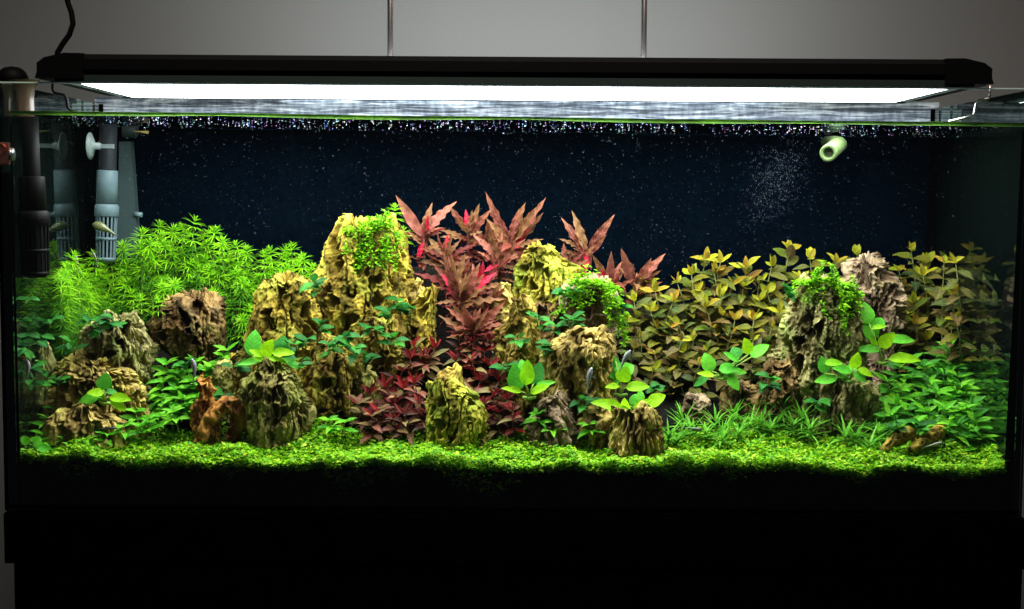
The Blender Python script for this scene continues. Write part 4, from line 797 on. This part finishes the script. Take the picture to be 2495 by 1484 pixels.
carp_m = leafmat('carpet_leaf', [(.03, .17, .003), (.14, .40, .006), (.30, .54, .008), (.06, .26, .004), (.50, .60, .04)], .4, True, .5, .12, satn=.1)
moss_m = leafmat('moss_leaf', [(.05, .24, .004), (.16, .44, .006), (.28, .54, .01), (.03, .15, .004)], .4, True, .5, .12, satn=.1)
n = 82000; x = rng.uniform(XL+G+.004, XR-G-.004, n); y = G+.002+rng.random(n)**1.15*.16
Xd = 1247+x*F/(D+y)
lim = np.interp(Xd, [0, 230, 420, 500, 800, 1000, 1250, 1500, 1640, 1900, 2100, 2450], [.05, .075, .115, .115, .11, .11, .105, .105, .135, .15, .13, .115])
keep = y < lim*(1+.25*fbm(np.stack([x*25, y*25, 0*x], 1), 3, 31)); x, y = x[keep], y[keep]
h = .013+.016*fbm(np.stack([x*30, y*30, 0*x+5], 1), 3, 17)
z = T(x, y)+rng.uniform(-.001, 1, len(x))**1*h
a = np.stack([x, y, z], 1)
n = 3500; x = rng.uniform(XL+G+.004, XR-G-.004, n); dr = np.clip(fbm(np.stack([x*19, 0*x, 0*x], 1), 5, 77)*.075-.004, .0, .022); 
dr = dr + .022*np.exp(-((x+.207)/.006)**2) + .012*np.exp(-((x+.02)/.012)**2) + .010*np.exp(-((x-.21)/.02)**2) + .01*np.exp(-((x-.43)/.03)**2)
y = G+.002+rng.random(n)*.006; z = T(x, y)+.009-rng.random(n)*(dr+.009)
c_ = np.stack([x, y, z], 1); scatter('carpet_plants', np.vstack([a, c_]), .0068, carp_m, .35, .52, 'low bright green carpet of tiny leaves along the front')
def moss(label, blobs, y, n, size=.0060):
    P = []
    for X, Y, rx, ry, wt in blobs:
        k = int(n*wt); c = W(X, Y, y); r = rng.normal(0, 1, (k, 3)); r /= np.linalg.norm(r, axis=1)[:, None]; r *= rng.uniform(.35, 1.3, (k, 1))**1.0
        s_ = (y+D)/F; P.append(np.array(c)+r*np.array([rx*s_*.8, rx*s_*.6, ry*s_*.4]))
    for X, Y, rx, ry, wt in blobs:
        for q in range(6):
            a = np.array(W(X+random.uniform(-1, 1)*rx*.85, Y+random.uniform(-.4, .45)*ry, y-.01)); k = random.randint(6, 20); st = np.cumsum(rng.normal(0, 1, (k, 3))*[.0018, .0012, .001]+[0, -.0003, -.0022 if random.random() < .8 else .001], 0); P.append(a+np.repeat(st, 2, 0))
    scatter('moss', np.vstack(P), size, moss_m, .2, .5, label)
moss('bright green moss cushion on the tall yellow tower', [(870, 565, 38, 30, 1), (925, 550, 42, 28, 1), (890, 595, 35, 26, .8), (960, 575, 22, 30, .6), (855, 610, 20, 25, .4), (940, 600, 22, 26, .4)], .186, 300)
moss('moss cap trailing over the brown stone right of centre', [(1410, 690, 36, 16, 1), (1450, 690, 36, 18, 1), (1485, 705, 28, 24, .9), (1500, 740, 14, 26, .5), (1390, 715, 22, 14, .4), (1512, 780, 10, 22, .3)], .172, 300)
moss('moss cap on top of the grey tower at right', [(1965, 690, 34, 12, 1), (2010, 685, 42, 15, 1), (2055, 700, 34, 18, 1), (2085, 720, 16, 26, .5), (2055, 735, 12, 26, .35)], .158, 300)

# ------------------------------------------------------------------ filter intakes and fittings
def strainer(name, label, X, y, tops, m_pipe, m_sleeve, m_cage, tilt=0, nbar=18):
    """tops: dict of picture heights; builds pipe, sleeve, collar and slotted cage"""
    zz = {k: W(X, v_, y).z for k, v_ in tops.items() if k[0] == 'z'}; s_ = (y+D)/F
    c = W(X, tops['z_bot'], y); t = empty(name, c, label, 'filter intake')
    o = lambda z_: z_-c.z
    MB().lathe([(o(zz['z_pipe'])-.0, 0), (o(zz['z_pipe']), tops['r_pipe']*s_), (o(zz['z_sleeve'])-.001, tops['r_pipe']*s_)], (0, 0, 0)).build('pipe', m_pipe, None, True).parent = t
    rs, rc = tops['r_sleeve']*s_, tops['r_collar']*s_
    MB().lathe([(o(zz['z_sleeve']), 0), (o(zz['z_sleeve']), rs*.94), (o(zz['z_sleeve'])-.001, rs), (o(zz['z_collar'])+.004, rs*1.03), (o(zz['z_collar'])+.004, rs)], (0, 0, 0)).build('sleeve', m_sleeve, None, True).parent = t
    MB().lathe([(o(zz['z_collar'])+.004, rs*.9), (o(zz['z_collar'])+.0035, rs), (o(zz['z_collar']), rc), (o(zz['z_cage']), rc), (o(zz['z_cage'])-.001, rc*.92), (o(zz['z_cage'])-.001, 0)], (0, 0, 0)).build('collar', m_sleeve, None, True).parent = t
    r2 = tops['r_cage']*s_; r3 = r2*.9; zt_, zb_ = o(zz['z_cage']), 0.0
    for k in range(nbar):
        a = 2*math.pi*k/nbar; ca, sa = math.cos(a), math.sin(a); w_ = .0011
        tn = Vector((-sa, ca, 0))*w_; p0 = Vector((ca*r3, sa*r3, zb_)); p1 = Vector((ca*r2, sa*r2, zt_)); rad = Vector((ca, sa, 0))*.0018
        v = [p0-tn, p0+tn, p0+tn-rad, p0-tn-rad, p1-tn, p1+tn, p1+tn-rad, p1-tn-rad]
        MB().add(v, [(0, 1, 5, 4), (1, 2, 6, 5), (2, 3, 7, 6), (3, 0, 4, 7), (0, 3, 2, 1), (4, 5, 6, 7)]).build('bar', m_cage, None).parent = t
    for zz_, rr in ((zt_*.48, (r2+r3)/2),):
        MB().lathe([(zz_-.002, rr*1.0), (zz_-.002, rr*1.02), (zz_+.002, rr*1.02), (zz_+.002, rr*1.0)], (0, 0, 0)).build('ring', m_cage, None, True).parent = t
    MB().lathe([(-.004, 0), (-.004, r3*.75), (0, r3*1.02), (.003, r3*1.03), (.003, r3*.9)], (0, 0, 0)).build('end_cap', m_cage, None, True).parent = t
    MB().lathe([(.003, r3*.66), (zt_, r2*.66)], (0, 0, 0)).build('core', black, None, True).parent = t
    t.rotation_euler = (0, tilt, 0); return t
ft = strainer('filter_intake', 'black slotted filter intake hanging at the front left corner', 87, .05, dict(z_pipe=285, z_sleeve=430, z_collar=520, z_cage=548, z_bot=668, r_pipe=21, r_sleeve=31, r_collar=39, r_cage=36), black, black, black, math.radians(-1.2), 18)
br = pmat('smoky_brown_tube', (.07, .045, .028), .25, .4)
s_ = (.05+D)/F; c = W(72, 285, .05)-Vector(ft.location)
MB().lathe([(0, 21*s_), (.02, 20*s_), (.032, 22*s_), (.04, 30*s_), (.044, 36*s_)], c, 20).build('return_bend', br, None, True).parent = ft
MB().lathe([(.044, 37*s_), (.047, 38*s_), (.054, 32*s_), (.059, 20*s_), (.061, 0)], W(42, 285, .05)-Vector(ft.location), 20).build('elbow_cap', black, None, True).parent = ft
strainer('filter_intake', 'grey slotted filter intake standing in the rear left corner', 258, .3, dict(z_pipe=300, z_sleeve=415, z_collar=503, z_cage=526, z_bot=632, r_pipe=21, r_sleeve=25, r_collar=29, r_cage=26), pmat('dark_grey_pipe', (.009, .012, .014), .6, .1), greypl, greypl, math.radians(2), 16)
# slanted grey internal box behind the intake
p = [W(290, 345, .345), W(318, 345, .345), W(338, 640, .345), W(285, 640, .345)]
gm = pmat('dim_grey_plastic', (.02, .034, .034), .5, .15)
t = empty('filter_box', p[3], 'dark grey tapered box behind the grey filter intake', 'filter box')
v = [q-p[3] for q in p]+[q-p[3]+Vector((0, .018, 0)) for q in p]; mesh('body', v, [(3, 2, 1, 0), (4, 5, 6, 7), (0, 1, 5, 4), (1, 2, 6, 5), (2, 3, 7, 6), (3, 0, 4, 7)], gm, t, False)
c = W(328, 522, .345)-p[3]; MB().lathe([(0, 0), (0, .0038), (.011, .0036), (.011, 0)], c, 14, (1, 0, -.1)).build('nozzle', greypl, None, True).parent = t
c = W(318, 320, .345)-p[3]; MB().lathe([(-.010, .009), (.008, .009), (.010, .007), (.010, 0)], c, 16, (1, 0, 0)).build('clamp', gm, None, True).parent = t
# suction cup clip
c = W(226, 356, .262); t = empty('suction_cup', c, 'white suction cup with a clear bar near the grey intake', 'suction cup')
MB().lathe([(-.004, .0185), (-.003, .0188), (0, .012), (.003, .005), (.011, .0042), (.011, 0)], (0, 0, 0), 24, (1, 0, 0)).build('cup', whitepl, None, True).parent = t
MB().box(.011, .029, -.0015, .0015, -.0028, .0028).build('bar', whitepl, None).parent = t
tub = pmat('amber_tube', (.22, .16, .05), .3, .4)
o = MB().tube([W(232, 352, .295), W(252, 340, .295), W(256, 318, .295), W(250, 300, .295), W(247, 292, .295)], .0013, 8).build('air_tube', tub, None, True); tag(o, 'thin amber air tube rising from the suction cup', 'tube')
o = MB().tube([W(325, 320, .33), W(340, 321, .33), W(362, 323, .33)], [.0012, .0012, .0024], 8).build('tube_end', tub, None, True); tag(o, 'short amber tube tip beside the dark filter box', 'tube')
# outlet nozzle
g_pl = pmat('pale_green_plastic', (.075, .115, .04), .45, .15, noise=.35, nscale=160)
a = W(2018, 373, .2); b = W(2044, 352, .285); t = empty('outlet_nozzle', a, 'pale green round outlet nozzle under the surface at right', 'outlet nozzle'); ax = (b-a)
ln = ax.length; r = 21*(.2+D)/F
MB().lathe([(.012, 0), (.012, r*.58), (0, r*.62), (-.0006, r*.7), (-.0006, r*.95), (.001, r), (ln*.5, r*.96), (ln, r*.96), (ln, 0)], (0, 0, 0), 28, ax).build('tube', g_pl, None, True).parent = t
MB().lathe([(.011, 0), (.011, r*.57)], (0, 0, 0), 28, ax).build('bore', pmat('dark_bore', (.05, .06, .03), .6), None, True).parent = t
MB().tube([b-a, b-a+Vector((.002, .03, .004)), b-a+Vector((.003, DEP-.003-b.y, .006))], r*.8, 14).build('pipe', g_pl, None, True).parent = t
# copper clip at the left pane
c = W(10, 372, -.004); t = empty('copper_clip', c, 'shiny copper clip on the outside of the left pane', 'clip')
MB().box(-.010, .006, -.004, .004, -.014, .012, .0015).build('body', copper, None).parent = t
MB().lathe([(0, .0), (0, .0075), (.004, .0075), (.004, 0)], (.007, 0, -.002), 16, (1, 0, 0)).build('screw', pmat('nickel', (.6, .62, .6), .3, .5, 1), None, True).parent = t
MB().lathe([(-.002, .006), (.002, .006), (.002, .002)], (-.002, -.0045, .004), 16, (0, 1, 0)).build('washer', copper, None, True).parent = t
o = MB().box(XL-.006, XL-.0022, .004, .03, 0, W(3, 210, 0).z).build('side_strap', silicone, None); tag(o, 'black flat strap down the outer left edge of the tank', 'strap')

# ------------------------------------------------------------------ fish
def fish(label, X0, Y0, X1, Y1, y, cols, wid=.2, fins=True, cat='fish', curve=.08, flat=.8):
    a = W(X0, Y0, y); b = W(X1, Y1, y-.004); t = empty('small_fish', a, label, cat); d = b-a; ln = d.length; d.normalize()
    sd = Vector((0, -1, 0)).cross(d).normalized(); dn = d.cross(sd)
    prof = [(0, .12), (.06, .55), (.16, .92), (.28, 1), (.42, .85), (.58, .55), (.74, .32), (.9, .18), (.96, .14)]
    v = []; n = 10
    for s, r in prof:
        c = d*(s*ln)+sd*(math.sin(s*3)*curve*ln)
        for k in range(n):
            q = 2*math.pi*k/n; v.append(c+sd*(math.cos(q)*r*wid*ln/2)+dn*(math.sin(q)*r*wid*ln/2*flat))
    f = [(i*n+k, i*n+(k+1) % n, (i+1)*n+(k+1) % n, (i+1)*n+k) for i in range(len(prof)-1) for k in range(n)]+[tuple(range(n))[::-1], tuple(range((len(prof)-1)*n, len(prof)*n))]
    bm_ = pmat('fish_skin', cols[0], .35, .5, noise=.25, nscale=350); fm = pmat('fish_fin', cols[1], .4, .4)
    mesh('body', v, f, bm_, t)
    tc_ = d*(ln*.94)+sd*(math.sin(2.8)*curve*ln)
    def fin(name, p0, p1, p2, p3): mesh(name, [p0, p1, p2, p3, p0+dn*.0004, p1+dn*.0004, p2+dn*.0004, p3+dn*.0004], [(0, 1, 2, 3), (7, 6, 5, 4), (0, 4, 5, 1), (1, 5, 6, 2), (2, 6, 7, 3), (3, 7, 4, 0)], fm, t, False)
    fin('tail_fin', tc_+sd*.012*ln, tc_+d*(.12*ln)+sd*(.05*ln), tc_+d*(.09*ln), tc_+d*(.13*ln)-sd*(.04*ln))
    if fins:
        for q in (-1, 1):
            e = d*(.3*ln)+sd*(q*wid*ln*.42); fin('pectoral_fin', e, e+sd*(q*.11*ln)+d*(.06*ln), e+sd*(q*.1*ln)+d*(.11*ln), e+d*(.07*ln))
    for q in (-1, 1):
        c = d*(.09*ln)+sd*(q*wid*ln*.24)-dn*(wid*ln*.16) if dn.y > 0 else d*(.09*ln)+sd*(q*wid*ln*.24)+dn*(wid*ln*.16)
        MB().lathe([(-.0006, 0), (0, .0006), (.0006, 0)], c, 8, (0, 1, 0)).build('eye', black, None, True).parent = t
pale = ((.12, .135, .13), (.15, .165, .15)); pink = ((.13, .11, .115), (.15, .14, .135))
fish('pale grey fish clinging upright to the grooved tan stone', 1442, 895, 1432, 958, .055, pale, .2, curve=-.05)
fish('pale grey fish hovering over the leaves right of the grooved stone', 1536, 853, 1510, 905, .05, pale, .22, curve=-.04)
fish('pinkish grey fish upright on the front pane at far left', 66, 876, 64, 924, .02, pink, .26, False)
fish('pinkish grey fish in front of the green plants left of centre', 468, 873, 470, 932, .05, pink, .22, False)
fish('greenish fish nosing at the grey filter intake cage', 226, 545, 284, 574, .27, ((.07, .08, .025), (.09, .08, .04)), .34, False, curve=.04)
fish('slim dark fish lying before the front left tan stone', 288, 1043, 228, 1046, .04, ((.012, .012, .012), (.03, .03, .03)), .1, False, curve=0)
fish('dim grey fish resting on the lawn right of the golden block', 1712, 1048, 1665, 1042, .075, ((.06, .09, .05), (.1, .12, .08)), .22, False, curve=0)
fish('grey fish resting on the lawn beside the yellow shards', 2300, 1079, 2250, 1090, .05, ((.14, .16, .09), (.16, .18, .1)), .22, False, curve=0)
for X, Y, X2, Y2, lab in [(178, 615, 192, 662, 'thin dark fish with a pale edge right of the black intake'), (224, 612, 236, 648, 'thin dark fish with a pale edge below the grey intake')]:
    fish(lab, X, Y, X2, Y2, .2, ((.05, .04, .035), (.3, .3, .25)), .16, False, curve=.08)

# ------------------------------------------------------------------ specks in the water
def specks(name, P, size, mat, label, stretch=1.0):
    n = len(P); s = size*rng.uniform(.4, 1.4, (n, 1)); d = rng.normal(0, 1, (n, 3)); d[:, 0] *= stretch; d /= np.linalg.norm(d, axis=1)[:, None]
    e = np.cross(d, rng.normal(0, 1, (n, 3))); e /= np.linalg.norm(e, axis=1)[:, None]; g = np.cross(d, e)
    v = np.stack([P+d*s*stretch, P+e*s*.6, P-e*s*.3+g*s*.55, P-e*s*.3-g*s*.55, P-d*s*stretch], 1).reshape(-1, 3); k = np.arange(n)[:, None]*5
    f = np.concatenate([k+np.array(q) for q in ((0, 1, 2), (0, 2, 3), (0, 3, 1), (4, 2, 1), (4, 3, 2), (4, 1, 3))], 0)
    m_ = bpy.data.meshes.new(name); m_.from_pydata(v.tolist(), [], f.tolist()); m_.update(); m_.materials.append(mat)
    o = bpy.data.objects.new(name, m_); C.objects.link(o); o['kind'] = 'stuff'; o['label'] = label
glintm = leafmat('coloured_glints', [(.12, .2, .3), (.35, .14, .35), (.1, .33, .2), (.4, .46, .5), (.08, .14, .42), (.33, .27, .08)], .3, True, .2, .6)  # specks added for sparkles of the rippled surface, glint colours painted in
dust = leafmat('pale_dust', [(.25, .35, .45), (.45, .5, .55), (.08, .15, .24)], .3, True, .6, .1)
n = 1000; x = rng.uniform(XL+.02, XR-.02, n); y = G+.01+rng.random(n)*(DEP-G-.03); P = np.stack([x, y, np.array([wz(q) for q in x])-.0008-rng.exponential(.0012, n)], 1)
specks('surface_glints', P, .00072, glintm, 'glittering band of tiny coloured specks imitating ripple sparkles just under the water surface', 1.5)
n = 5200; x = rng.uniform(XL+.02, XR-.02, n); y = rng.uniform(.12, DEP-.01, n); z = rng.uniform(.2, WZ-.006, n); k = z > T(x, y)+.06
specks('floating_particles', np.stack([x, y, z], 1)[k], .00033, dust, 'pale specks drifting in the dark water')
n = 1400; P = np.array([tuple(W(1890+rng.normal(0, 36)-a*25, 445+a*75, .3+rng.normal(0, .02))) for a in rng.normal(0, .75, n)])
specks('bubble_mist', P[(P[:, 2] < WZ-.004) & (P[:, 1] < DEP-.004)], .00028, dust, 'faint bluish mist of microbubbles below the right outlet')
